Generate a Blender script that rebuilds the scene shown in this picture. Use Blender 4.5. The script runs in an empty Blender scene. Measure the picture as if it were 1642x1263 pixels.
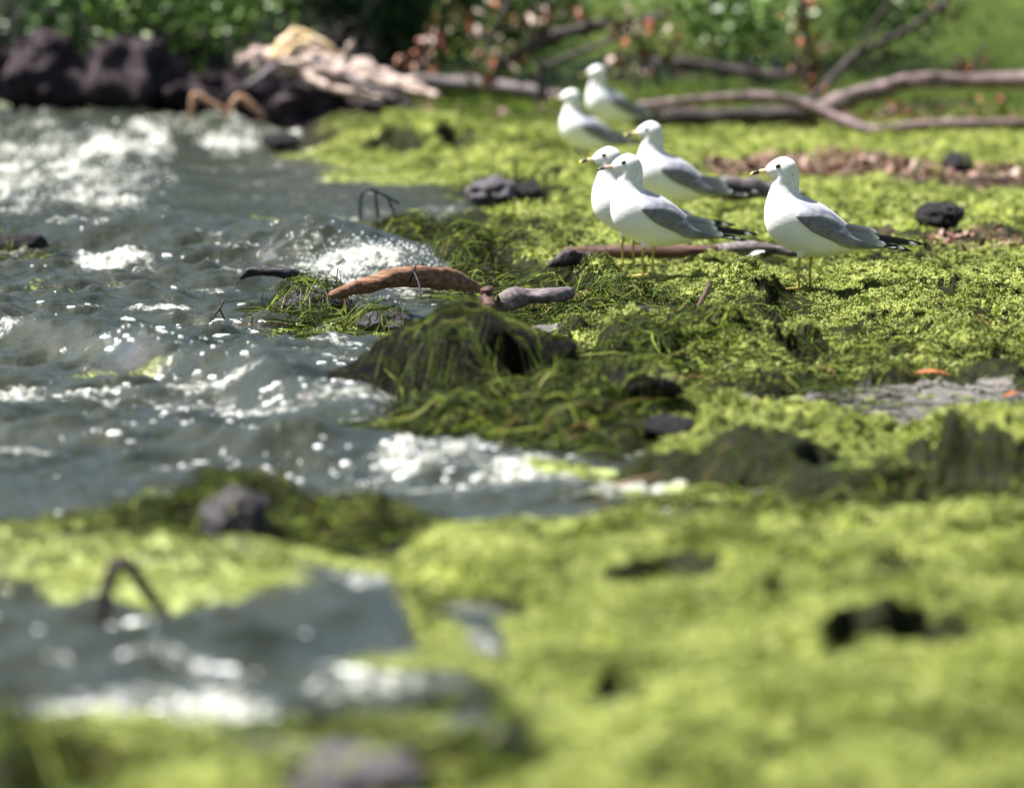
import bpy, bmesh, math, random
import numpy as np
from mathutils import Vector, Matrix, noise as mnoise

random.seed(7)
RNG = np.random.default_rng(11)
sc = bpy.context.scene
COL = sc.collection

# ------------------------------------------------------------------ camera
F = 9000.0                      # focal length in photograph pixels (1642 wide)
CX, CY, HOR = 821.0, 631.5, -93.0
CAMZ = 1.0
PITCH = math.atan((CY - HOR) / F)
cam_d = bpy.data.cameras.new('camera')
cam = bpy.data.objects.new('camera', cam_d)
COL.objects.link(cam)
cam.location = (0, 0, CAMZ)
cam.rotation_euler = (math.pi / 2 - PITCH, 0, 0)
cam_d.sensor_width = 36.0
cam_d.lens = F / 1642.0 * 36.0
cam_d.clip_start = 0.5
cam_d.clip_end = 2000
cam_d.dof.use_dof = True
cam_d.dof.focus_distance = 14.75
cam_d.dof.aperture_fstop = 3.4
sc.camera = cam

# ------------------------------------------------------------------ sky, sun, exposure
SUN_EL, SUN_AZ = math.radians(60), math.radians(-84)     # azimuth from +Y towards +X
world = bpy.data.worlds.new('World')
sc.world = world
world.use_nodes = True
wn = world.node_tree.nodes
wl = world.node_tree.links
sky = wn.new('ShaderNodeTexSky')
sky.sky_type = 'NISHITA'
sky.sun_disc = False
sky.sun_elevation = SUN_EL
sky.sun_rotation = SUN_AZ
sky.air_density = 1.0
sky.dust_density = 2.5
sky.ozone_density = 1.0
wl.new(sky.outputs[0], wn['Background'].inputs[0])
wn['Background'].inputs[1].default_value = 0.05
sun_d = bpy.data.lights.new('sun', 'SUN')
sun_d.energy = 5.0
sun_d.angle = math.radians(0.53)
sun_d.color = (1.0, 0.97, 0.92)
sun = bpy.data.objects.new('sun', sun_d)
COL.objects.link(sun)
to_sun = Vector((math.sin(SUN_AZ) * math.cos(SUN_EL), math.cos(SUN_AZ) * math.cos(SUN_EL), math.sin(SUN_EL)))
sun.rotation_euler = to_sun.to_track_quat('Z', 'Y').to_euler()
sun.location = to_sun * 50
sc.view_settings.view_transform = 'Standard'
sc.view_settings.look = 'None'
sc.view_settings.gamma = 1.0
sc.view_settings.use_curve_mapping = False
sc.view_settings.exposure = 1.5
sc.render.engine = 'CYCLES'
sc.cycles.use_denoising = True
sc.cycles.max_bounces = 6
sc.cycles.diffuse_bounces = 2
sc.cycles.glossy_bounces = 3
sc.cycles.transmission_bounces = 2
sc.cycles.transparent_max_bounces = 4
sc.cycles.sample_clamp_indirect = 4.0
sc.cycles.caustics_reflective = False
sc.cycles.caustics_refractive = False

# ------------------------------------------------------------------ pixel <-> world helpers
CP, SP = math.cos(PITCH), math.sin(PITCH)

def at(px, py, d):
    """point on the ray of a photograph pixel at forward distance Y = d"""
    u, v = (px - CX) / F, -(py - CY) / F
    dx, dy, dz = u, CP + v * SP, -SP + v * CP
    k = d / dy
    return Vector((dx * k, d, CAMZ + dz * k))

def on(px, py, z=0.0):
    """point where the ray of a pixel meets height z"""
    u, v = (px - CX) / F, -(py - CY) / F
    dx, dy, dz = u, CP + v * SP, -SP + v * CP
    k = (z - CAMZ) / dz
    return Vector((dx * k, dy * k, z))

def plan(X, Y):
    """plan coordinates of a ground position, in the units of the photograph (z = 0)"""
    dz = -CAMZ
    dep = Y * CP - dz * SP
    up = Y * SP + dz * CP
    return CX + F * X / dep, CY - F * up / dep

# ------------------------------------------------------------------ numpy noise
_P = np.random.default_rng(3).permutation(4096).astype(np.int64)
_G = np.random.default_rng(4).uniform(0, 2 * np.pi, 4096)
_GX, _GY = np.cos(_G), np.sin(_G)

def perlin(x, y, seed=0):
    x = np.asarray(x, float) + seed * 37.13
    y = np.asarray(y, float) - seed * 17.71
    xi = np.floor(x).astype(np.int64); yi = np.floor(y).astype(np.int64)
    xf = x - xi; yf = y - yi
    u = xf * xf * xf * (xf * (xf * 6 - 15) + 10)
    v = yf * yf * yf * (yf * (yf * 6 - 15) + 10)
    def g(ix, iy, fx, fy):
        h = _P[(_P[ix & 4095] + iy) & 4095]
        return _GX[h] * fx + _GY[h] * fy
    a = g(xi, yi, xf, yf); b = g(xi + 1, yi, xf - 1, yf)
    c = g(xi, yi + 1, xf, yf - 1); d = g(xi + 1, yi + 1, xf - 1, yf - 1)
    return ((a + (b - a) * u) * (1 - v) + (c + (d - c) * u) * v) * 1.5

def fbm(x, y, octs=4, seed=0, gain=0.5):
    s = 0; a = 1.0; f = 1.0
    for i in range(octs):
        s = s + a * perlin(x * f, y * f, seed + i * 5)
        a *= gain; f *= 2.03
    return s

def sst(a, b, x):
    t = np.clip((x - a) / (b - a), 0, 1)
    return t * t * (3 - 2 * t)

# ------------------------------------------------------------------ shoreline and heights
SHORE = [(-6000, 152), (-600, 152), (0, 160), (230, 170), (420, 200), (440, 236), (560, 272), (745, 304), (800, 330),
         (700, 347), (590, 368), (600, 388), (690, 408), (705, 436), (768, 474), (785, 492), (765, 522), (700, 545),
         (660, 590), (610, 640), (600, 690), (728, 722), (925, 742), (985, 776), (1265, 798), (1225, 828), (900, 838),
         (640, 838), (600, 806), (440, 790), (330, 792), (205, 812), (60, 842), (-200, 848), (-900, 850), (-900, 872), (0, 868),
         (330, 878), (590, 905), (650, 965), (700, 1045), (770, 1080), (850, 1130), (820, 1165), (640, 1180), (480, 1165),
         (300, 1155), (0, 1160), (-900, 1165), (-900, 4000), (9000, 4000), (14000, -50), (-14000, -50)]
SW = np.array([list(on(x, y))[:2] for x, y in SHORE])

def shore_sd(X, Y):
    """signed distance to the shoreline, positive on land (metres)"""
    shp = X.shape
    X = X.ravel(); Y = Y.ravel()
    best = np.full(X.shape, 1e9); ins = np.zeros(X.shape, bool)
    n = len(SW)
    for i in range(n):
        ax, ay = SW[i]; bx, by = SW[(i + 1) % n]
        ex, ey = bx - ax, by - ay
        t = np.clip(((X - ax) * ex + (Y - ay) * ey) / (ex * ex + ey * ey + 1e-12), 0, 1)
        best = np.minimum(best, (X - ax - ex * t) ** 2 + (Y - ay - ey * t) ** 2)
        if ay != by:
            c = ((ay > Y) != (by > Y)) & (X < (bx - ax) * (Y - ay) / (by - ay) + ax)
            ins ^= c
    d = np.sqrt(best)
    return np.where(ins, d, -d).reshape(shp)

# raised mats and hollows: plan centre x, y, radii, height (m), edge width (m), lean
FEAT = [
    # platform the right-hand gull stands on
    (1560, 497, 440, 52, .025, .12), 
    (1450, 502, 110, 14, .022, .06), (1600, 505, 90, 16, .030, .06), (1330, 545, 90, 10, .02, .05),
    # terrace below it
    (1350, 596, 420, 26, .022, .06), (1090, 585, 130, 22, .040, .05), (1240, 590, 90, 10, .02, .04), (1480, 575, 120, 12, .02, .05),
    # ridge with the hollow, nearer
    (1440, 782, 520, 32, .045, .10), (1230, 752, 230, 26, .014, .10), (1110, 790, 150, 16, .018, .10), (1560, 760, 190, 20, .022, .05),
    (1180, 720, 230, 16, .02, .05),
    # weed heap in front of the big dark rock
    (850, 700, 170, 26, .045, .07), (700, 690, 90, 26, .035, .06), (930, 680, 80, 22, .035, .05), (960, 720, 80, 16, .03, .05),
    (1010, 625, 110, 26, .035, .06),
    # middle: clump by the gull feet, weed banks towards the water
    (905, 470, 60, 10, .045, .04), (1010, 500, 120, 20, .03, .08), (870, 540, 110, 26, .02, .1),
    (760, 445, 60, 20, .045, .05), (740, 425, 50, 16, .04, .05), (655, 385, 60, 12, .055, .05), (735, 405, 55, 10, .05, .05),
    (860, 420, 120, 16, .035, .08), (900, 395, 90, 14, .03, .08), (820, 372, 130, 12, .04, .08),
    # far mats
    (440, 246, 40, 5, .05, .15), (910, 300, 60, 10, .05, .2), (760, 292, 50, 6, .03, .15),
    # near clump left of the centre
    (430, 845, 130, 40, .030, .07), (560, 860, 110, 36, .035, .06), (300, 850, 90, 24, .02, .05), (380, 826, 60, 18, .03, .04),
    # wide near mat, right
    (1150, 930, 560, 62, .022, .14), (760, 920, 160, 40, .035, .08), (1300, 1060, 520, 130, .045, .18), (1000, 1010, 140, 60, .03, .10),
    (980, 1230, 260, 90, .04, .12), (1450, 930, 200, 26, .02, .08), (1500, 1250, 300, 80, .03, .12),
    # near left weed edge
    (20, 1290, 110, 60, .05, .08), (300, 1300, 160, 60, .015, .08), (700, 1260, 120, 60, .03, .08),
]
DOME = [  # rounded humps: plan centre, radii, height
    (1212, 517, 84, 40, .085), (965, 482, 42, 15, .105), (1000, 500, 60, 14, .02), (1400, 540, 130, 22, .030), (1560, 545, 120, 24, .030),
    (1090, 590, 130, 26, .045), (1250, 600, 140, 16, .022),
    (1440, 792, 330, 36, .026), (1170, 772, 200, 34, .016), (1590, 780, 160, 28, .02),
    (690, 240, 90, 12, .12), (560, 236, 90, 10, .09), (860, 252, 90, 10, .11), (790, 262, 60, 8, .05), (920, 300, 70, 12, .05),
]
PIT = [  # hollows: plan centre, radii, depth
    (1400, 772, 115, 16, .085), (1262, 522, 42, 9, .045), (1490, 1085, 70, 20, .07), (985, 1145, 40, 22, .07),
    (1440, 955, 32, 12, .06), (1250, 1020, 24, 14, .05), (770, 985, 90, 14, .022), (700, 1180, 60, 24, .06), (1380, 1075, 50, 14, .03),
    (1060, 830, 120, 10, .03), (1180, 555, 55, 9, .03), (1560, 802, 100, 14, .06), (1010, 792, 50, 8, .03), (1180, 800, 60, 8, .035), (905, 497, 34, 6, .05),
    (840, 252, 40, 3, .05), (640, 248, 50, 3, .05), (735, 246, 36, 3, .05), (960, 268, 30, 4, .05), (500, 855, 60, 14, .04), (1060, 980, 90, 14, .03),
    (760, 1150, 40, 20, .05),
]

GFIX = []      # ground levelled under each gull

def height(X, Y, fine=True):
    X = np.asarray(X, float); Y = np.asarray(Y, float)
    sd = shore_sd(X + .03 * perlin(X * 5, Y * 5, 31) + .012 * perlin(X * 17, Y * 17, 35), Y + .12 * perlin(X * 2.4, Y * 2.4, 32))
    z = np.where(sd > 0, -.010 + .030 * sst(0, .35, sd) + .014 * sst(.3, 2, sd), np.maximum(-.30, -.010 + sd * .35))
    # rising back shore
    z = z + sst(25.5, 30, Y) * .05 * sst(0, .5, sd)
    qx0, qy0 = plan(X, Y)
    leftbank = sst(720, 480, qx0) * sst(0, .9, sd) * sst(27.5, 29.5, Y)
    z = z + .14 * leftbank
    z = z + np.maximum(Y - 30, 0) * .017 * sst(0, 2, sd) + np.maximum(Y - 62, 0) * .05 * (sd > 0)
    # mats
    wx = .030 * fbm(X * 7, Y * 7, 3, 41); wy = .10 * fbm(X * 3.2, Y * 3.2, 3, 45)
    qx, qy = plan(X + wx, Y + wy)
    land = sst(-.06, .05, sd)
    kx = F / np.maximum(Y, .5); ky = F / np.maximum(Y, .5) ** 2
    for cx, cy, rx, ry, h, e in FEAT:
        a = (qx - cx) / rx; b = (qy - cy) / ry
        r = np.sqrt(a * a + b * b) + 1e-6
        sel = r < 1
        if not sel.any():
            continue
        g = np.sqrt((a / rx * kx) ** 2 + (b / ry * ky) ** 2) / r
        dist = (1 - r) / np.maximum(g, 1e-6)
        ee = np.where(b > 0, e * .45, e * 1.8)           # undercut towards the lake side, gentle behind
        z = z + np.where(sel, h * (.45 * sst(0, 1, dist / ee) + .55 * np.clip(1 - r * r, 0, 1) ** .75), 0) * land
    for cx, cy, rx, ry, h in DOME:
        a = (qx - cx) / rx; b = (qy - cy) / ry
        z = z + h * np.clip(1 - a * a - b * b, 0, 1) ** .62 * land
    for cx, cy, rx, ry, h in PIT:
        ry = ry * 1.5
        a = (qx - cx) / rx; b = (qy - cy) / ry
        z = z - h * 2.0 * np.exp(-(a * a + b * b) ** 6 * 1.3) * land
    # lumps
    sand = sand_mask(X, Y, qx0, qy0)
    smo = (1 - .9 * sand) * (1 - .62 * sst(9.9, 9.0, Y))
    lump = fbm(X * 2.6, Y * 2.2, 3, 51) * smo
    z = z + land * .024 * lump + land * (.034 * fbm(X * 3.1, Y * 2.6, 2, 173) + .026 * fbm(X * 6.3, Y * 4.4, 2, 177)) * sst(10.2, 9.2, Y) * sst(.1, .6, sd)
    b2 = np.abs(fbm(X * 7.5, Y * 6, 3, 57)) * smo
    z = z + land * .026 * (b2 - .35) * sst(0, .25, sd)
    # torn edges of the weed mats: little steps
    t1 = fbm(X * 3.4, Y * 2.3, 4, 151); t2 = fbm(X * 6.5, Y * 4.2, 4, 155)
    inl = sst(.05, .4, sd) * (1 - sst(0, .4, sand)) * sst(34, 26, Y) * (1 - .75 * sst(9.9, 9.0, Y))
    z = z + inl * (.016 * sst(-.08, .02, t1) + .012 * sst(.24, .30, t2) + .012 * sst(.34, .40, t1) - .022 * sst(-.40, -.43, t2) - .012)
    z = np.where(sd > .12, np.maximum(z, .006), z)
    for gx, gy, gt in GFIX:
        dy = Y - gy
        w = np.exp(-(((X - gx) / (.10 if gx > 1 * .6 else .12)) ** 2 + (np.where(dy < 0, dy / .95, dy / .45)) ** 2) ** 2)
        z = z + (gt + np.where(dy < 0, dy * .050, 0) + .22 * (z - gt) - z) * w
    if fine:
        rough = land * (1 - .9 * sand)
        near = sst(40, 20, Y) * (1 - .6 * sst(9.9, 9.0, Y))
        z = z + rough * near * (.008 * (.5 - np.abs(perlin(X * 17, Y * 13, 61))) + .0045 * perlin(X * 42, Y * 34, 62) + .003 * perlin(X * 90, Y * 70, 63))
    return z

def sand_mask(X, Y, qx, qy):
    n = 34 * fbm(X * 6, Y * 3.5, 4, 71)
    m = sst(1.25, .8, np.sqrt(((qx - 1500 + n * 3) / 210) ** 2 + ((qy - 664 + n * .5) / 27) ** 2))
    m = np.maximum(m, .8 * sst(1.1, .7, np.sqrt(((qx - 1230 + n * 5) / 190) ** 2 + ((qy - 662 + n * .5) / 12) ** 2)))
    m = np.maximum(m, .7 * sst(1.1, .7, np.sqrt(((qx - 840 + n) / 60) ** 2 + ((qy - 545) / 12) ** 2)))
    return m

def ell(qx, qy, cx, cy, rx, ry, soft=.5):
    return sst(1 + soft * .5, 1 - soft * .5, np.sqrt(((qx - cx) / rx) ** 2 + ((qy - cy) / ry) ** 2))

def duck_mask(X, Y):
    """how thick the duckweed lies (0..1)"""
    qx, qy = plan(X, Y)
    n = fbm(X * 3.2, Y * 2.0, 4, 81)
    n2 = fbm(X * 12, Y * 8, 3, 85)
    m = .78 + .45 * n + .30 * n2
    bare = np.zeros_like(X)
    for cx, cy, rx, ry, w in [
        (760, 640, 170, 70, 1.), (820, 690, 230, 45, .75), (980, 620, 120, 34, .7), (1100, 650, 130, 20, .8), (1050, 806, 150, 26, .9),
        (1320, 826, 280, 16, .95), (1560, 824, 150, 18, .9), (680, 390, 110, 26, .95), (760, 440, 80, 34, .8), (850, 470, 90, 20, .8),
        (820, 395, 90, 16, .5), (1180, 548, 80, 16, .9), (1300, 560, 110, 10, .6), (420, 840, 230, 40, .85), (540, 880, 90, 26, .8),
        (1120, 585, 70, 16, .6), (800, 315, 90, 14, .8), (1000, 570, 60, 16, .7), (1400, 640, 400, 12, .6), (1190, 420, 120, 10, .6),
        (1500, 400, 160, 10, .5), (1440, 440, 180, 8, .5), (20, 1310, 110, 50, .6), (600, 1270, 140, 50, .7),
        (900, 560, 90, 10, .5), (1000, 455, 150, 8, .4)]:
        bare = np.maximum(bare, w * ell(qx, qy, cx, cy, rx, ry, .8))
    m = m - 1.05 * bare  # bare weed banks, plus painted shade under the near ridge
    t1 = fbm(X * 3.4, Y * 2.3, 4, 151); t2 = fbm(X * 6.5, Y * 4.2, 4, 155)
    torn = sst(0.02, -.10, t1) * (.45 + .4 * sst(-.1, -.35, t1)) + 2.0 * sst(-.39, -.43, t2)
    m = m - .34 * torn * sst(30, 22, Y) * (1 - .8 * sst(9.9, 9.0, Y))
    for cx, cy, rx, ry, h in PIT:
        m = m - 1.1 * np.exp(-(((qx - cx) / rx) ** 2 + ((qy - cy) / ry / 1.5) ** 2) ** 3)  # exposed mud also paints the hollows as dark as in shade
    sdd = shore_sd(X, Y)
    m = m - 1.0 * sst(.34, .08, sdd + .10 * n) * sst(9.6, 10.2, Y) * sst(24, 20, Y)
    lit = litter_mask(X, Y, qx, qy)
    m = m - 1.2 * sand_mask(X, Y, qx, qy) - lit
    m = m - 2 * sst(222, 196, qy) - 1.5 * (sst(560, 420, qx) * sst(262, 238, qy))
    return np.clip(m, 0, 1)

def litter_mask(X, Y, qx, qy):
    n = fbm(X * 3, Y * 1.2, 3, 91)
    m = .95 * ell(qx + 60 * n, qy + 8 * n, 1310, 283, 180, 22, .7)
    m = np.maximum(m, .7 * ell(qx + 60 * n, qy, 1590, 300, 130, 20, .8))
    m = np.maximum(m, .5 * ell(qx + 60 * n, qy, 1560, 410, 110, 16, .8))
    m = np.maximum(m, .95 * ell(qx + 60 * n, qy, 1200, 140, 210, 22, .7))
    return m * (.55 + .6 * sst(-.3, .4, n))

GULL_AT = [(1291, 462, 15.0), (1040, 442, 16.15), (1008, 424, 16.75), (1072, 364, 18.7), (938, 272, 24.6), (976, 226, 26.2)]
for _px, _py, _d in GULL_AT:
    _p = at(_px, _py, _d)
    GFIX.append((_p.x, _p.y, _p.z - .008))

# ------------------------------------------------------------------ water surface
def _line(qx, pts):
    xs = [p[0] for p in pts]; 
    return np.interp(qx, xs, [p[1] for p in pts]), np.interp(qx, xs, [p[2] for p in pts])

BREAK = [  # crest lines in plan: (x, y, height m), front width m, back width m
    ([(-700, 392, .05), (-100, 392, .06), (150, 395, .065), (330, 402, .085), (480, 414, .105), (600, 428, .085), (690, 440, .05), (760, 450, 0)], .85, 1.7),
    ([(-700, 232, .13), (0, 246, .14), (120, 256, .13), (200, 272, .09), (270, 286, .03), (360, 296, 0)], 2.2, 2.6),
    ([(-700, 222, .05), (0, 222, .05), (200, 228, .11), (270, 238, .08), (330, 250, 0)], 1.7, 2.5),
    ([(-700, 205, .06), (250, 205, .06), (360, 216, .09), (460, 228, .05), (520, 234, 0)], 1.6, 2.4),
    ([(-700, 520, .05), (0, 560, .07), (200, 590, .08), (420, 640, .08), (600, 668, .05), (700, 680, 0)], .55, 1.2),
    ([(-700, 700, .03), (0, 712, .03), (300, 720, .03), (600, 740, .03), (850, 770, .025), (1000, 790, 0)], .4, .8),
    ([(-700, 940, .03), (0, 945, .035), (250, 952, .05), (480, 965, .055), (620, 985, .045), (680, 1000, 0)], .35, .55),
    ([(-700, 1090, .02), (0, 1100, .02), (400, 1110, .025), (720, 1110, .02), (800, 1120, 0)], .25, .4),
]
_wr = np.random.default_rng(21)
WAVES = []
for i in range(26):
    lam = .085 * (1.115 ** i)
    ang = math.radians(-74 + _wr.normal(0, 30))
    WAVES.append((2 * math.pi / lam, ang, .0150 * lam ** .66 * _wr.uniform(.6, 1.2) * (1.45 if lam < .26 else .6), _wr.uniform(0, 6.28)))

def water_z(X, Y, detail=True):
    X = np.asarray(X, float); Y = np.asarray(Y, float)
    qx, qy = plan(X, Y)
    wY = Y + .25 * perlin(X * 1.6, Y * .9, 101)
    qx2, qy2 = plan(X, wY)
    sd = shore_sd(X, Y)
    calm = sst(.03, -.45, sd)
    z = np.zeros_like(X)
    for k, a, amp, ph in WAVES:
        ed = np.cos(a) * X + np.sin(a) * Y
        s = np.sin(k * ed + ph + 1.5 * perlin(X * .8, Y * .8, 5))
        z = z + amp * (1.35 * np.abs(s * .5 + .5) ** 1.6 - .5)
    back = sst(18.2, 19.6, Y) * sst(200, 330, qx)        # sheltered water behind the breaker
    z = z * (.25 + .75 * calm) * (1 - .72 * back)
    z = z + .008 * fbm(X * 11, Y * 9, 3, 111) * (.3 + .7 * calm)
    for pts, fw, bw in BREAK:
        cy, h = _line(qx2, pts)
        yc = F / np.maximum(cy - HOR, 20)               # forward distance of the crest
        dy = wY - yc
        p = np.where(dy < 0, np.clip(1 + dy / fw, 0, 1) ** 1.4, np.clip(1 - dy / bw, 0, 1))
        z = z + h * p * p * (3 - 2 * p)
    fm = foam_mask(X, Y)
    if detail:
        froth = sst(.35, .9, fm)
        z = z + froth * (1 + 1.2 * sst(19, 23, Y)) * (.022 * np.abs(fbm(X * 8, Y * 6, 4, 115)) + .009 * fbm(X * 45, Y * 32, 3, 116))
    return np.where(sd > .25, -.1, z)

def foam_mask(X, Y):
    qx, qy = plan(X, Y)
    n = fbm(X * 5, Y * 3.2, 4, 121)
    m = np.zeros_like(X)
    for cx, cy, rx, ry, w in [
        (580, 454, 115, 28, .86), (500, 438, 70, 14, .66), (640, 464, 66, 22, .9),           # breaker by the driftwood
        (60, 300, 190, 44, .68), (165, 330, 70, 18, .72), (30, 262, 170, 22, .56),            # breaker far left
        (200, 268, 70, 22, .95), (230, 244, 60, 14, .8), (370, 234, 60, 10, .85), (330, 215, 150, 8, .5), (470, 232, 50, 7, .7),
        (200, 428, 90, 8, .75), (60, 416, 80, 7, .6), (250, 500, 60, 5, .9),
        (210, 660, 90, 12, .8), (60, 645, 120, 16, .7), (330, 640, 90, 8, .55), (440, 672, 140, 10, .5),
        (850, 772, 150, 24, .75), (700, 752, 110, 18, .65), (1000, 797, 120, 10, .8), (560, 660, 120, 9, .6),
        (600, 975, 56, 26, .58), (290, 945, 60, 12, .7), (640, 1110, 130, 16, .7), (250, 1150, 220, 34, .8), (400, 1210, 180, 40, .75)]:
        m = np.maximum(m, w * ell(qx, qy, cx, cy, rx, ry, .9))
    streak = sst(.30, .75, fbm(X * 2.4 + .5 * Y, Y * 5.0, 4, 127) + .10)
    m = np.maximum(m * (.85 + .75 * n), .62 * streak * sst(-.1, .4, n + .1))
    return np.clip(m, 0, 1)

def scum_mask(X, Y):
    """duckweed film floating on the water"""
    qx, qy = plan(X, Y)
    n = fbm(X * 4, Y * 3, 4, 131)
    m = np.zeros_like(X)
    for cx, cy, rx, ry, w in [(330, 940, 330, 46, 1.0), (60, 930, 260, 40, .75), (1130, 806, 140, 12, .8),
                              (930, 765, 90, 22, .7), (720, 250, 260, 16, 1.), (640, 285, 150, 12, .8), (80, 170, 170, 9, 1.), (200, 176, 60, 8, 1.),
                              (640, 548, 60, 6, .9), (500, 535, 130, 10, .5), (450, 362, 220, 7, .45), (640, 1060, 130, 36, .6), (120, 1190, 300, 40, .8),
                              (560, 1180, 200, 30, .6), (120, 470, 100, 6, .4), (160, 612, 160, 6, .45)]:
        m = np.maximum(m, w * ell(qx, qy, cx, cy, rx, ry, .8))
    return np.clip(m * (.95 + .9 * n), 0, 1)

# ------------------------------------------------------------------ object helpers
def link(name, me, mat=None, parent=None, smooth=True):
    o = bpy.data.objects.new(name, me)
    COL.objects.link(o)
    if mat is not None and not me.materials:
        for m in (mat if isinstance(mat, (list, tuple)) else [mat]):
            me.materials.append(m)
    if smooth and len(me.polygons):
        me.polygons.foreach_set('use_smooth', np.ones(len(me.polygons), bool))
    if parent is not None:
        o.parent = parent
    return o

def tag(o, label=None, cat=None, group=None, kind=None):
    if label: o['label'] = label
    if cat: o['category'] = cat
    if group: o['group'] = group
    if kind: o['kind'] = kind
    return o

def empty(name, loc=(0, 0, 0), rz=0, s=1):
    o = bpy.data.objects.new(name, None)
    o.empty_display_size = .05
    COL.objects.link(o)
    o.location = loc
    o.rotation_euler = (0, 0, rz)
    o.scale = (s, s, s)
    return o

def npmesh(name, co, faces):
    """co (n,3), faces (m,3) or (m,4) arrays"""
    me = bpy.data.meshes.new(name)
    co = np.asarray(co, np.float32); faces = np.asarray(faces, np.int32)
    me.vertices.add(len(co)); me.vertices.foreach_set('co', co.ravel())
    k = faces.shape[1]
    me.loops.add(faces.size); me.loops.foreach_set('vertex_index', faces.ravel())
    me.polygons.add(len(faces))
    me.polygons.foreach_set('loop_start', np.arange(0, faces.size, k, dtype=np.int32))
    me.polygons.foreach_set('loop_total', np.full(len(faces), k, np.int32))
    me.update(calc_edges=True)
    return me

def attr(me, name, vals):
    a = me.attributes.new(name, 'FLOAT', 'POINT')
    a.data.foreach_set('value', np.asarray(vals, np.float32).ravel())

def grid_faces(nr, nc, keep=None):
    i = np.arange(nr - 1)[:, None] * nc + np.arange(nc - 1)[None, :]
    f = np.stack([i, i + 1, i + nc + 1, i + nc], -1).reshape(-1, 4)
    if keep is not None:
        f = f[keep.ravel()]
    return f

def compact(co, faces, attrs):
    used = np.zeros(len(co), bool); used[faces.ravel()] = True
    idx = np.cumsum(used) - 1
    return co[used], idx[faces], [a[used] for a in attrs]

# ------------------------------------------------------------------ materials
def mat_new(name, rough=.6, spec=.4):
    m = bpy.data.materials.new(name); m.use_nodes = True
    nt = m.node_tree; b = nt.nodes['Principled BSDF']
    b.inputs['Roughness'].default_value = rough
    b.inputs['Specular IOR Level'].default_value = spec
    return m, nt, b

def N(nt, kind, **kw):
    n = nt.nodes.new('ShaderNode' + kind)
    for k, v in kw.items():
        setattr(n, k, v)
    return n

def noise_tex(nt, scale, detail=4, coord=None, rough=.55, stretch=None):
    t = N(nt, 'TexNoise'); t.inputs['Scale'].default_value = scale; t.inputs['Detail'].default_value = detail
    t.inputs['Roughness'].default_value = rough
    if coord is None:
        tc = N(nt, 'TexCoord'); coord = tc.outputs['Object']
    if stretch:
        mp = N(nt, 'Mapping'); mp.inputs['Scale'].default_value = stretch
        nt.links.new(coord, mp.inputs[0]); coord = mp.outputs[0]
    nt.links.new(coord, t.inputs[0])
    return t

def ramp(nt, src, stops):
    r = N(nt, 'ValToRGB'); e = r.color_ramp.elements
    while len(e) < len(stops): e.new(.5)
    for k, (p, c) in enumerate(stops):
        e[k].position = p; e[k].color = (*c, 1) if len(c) == 3 else c
    nt.links.new(src, r.inputs[0])
    return r

def mixc(nt, fac, a, b):
    m = N(nt, 'Mix', data_type='RGBA')
    for sock, v in ((m.inputs[0], fac), (m.inputs[6], a), (m.inputs[7], b)):
        if isinstance(v, (int, float)): sock.default_value = v
        elif isinstance(v, tuple): sock.default_value = (*v, 1)
        else: nt.links.new(v, sock)
    return m.outputs[2]

def getattr_node(nt, name):
    a = N(nt, 'Attribute'); a.attribute_name = name
    return a.outputs['Fac']

def mathn(nt, op, a, b=None, clamp=False):
    m = N(nt, 'Math', operation=op, use_clamp=clamp)
    for s, v in zip(m.inputs, (a, b)):
        if v is None: continue
        if isinstance(v, (int, float)): s.default_value = v
        else: nt.links.new(v, s)
    return m.outputs[0]

def bump(nt, b, src, strength=.3, dist=.01):
    n = N(nt, 'Bump'); n.inputs['Strength'].default_value = strength; n.inputs['Distance'].default_value = dist
    nt.links.new(src, n.inputs['Height']); nt.links.new(n.outputs[0], b.inputs['Normal'])

LIME = (.288, .325, .085); LIME2 = (.165, .200, .036); OLIVE = (.019, .026, .004); MUD = (.011, .010, .007)

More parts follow.
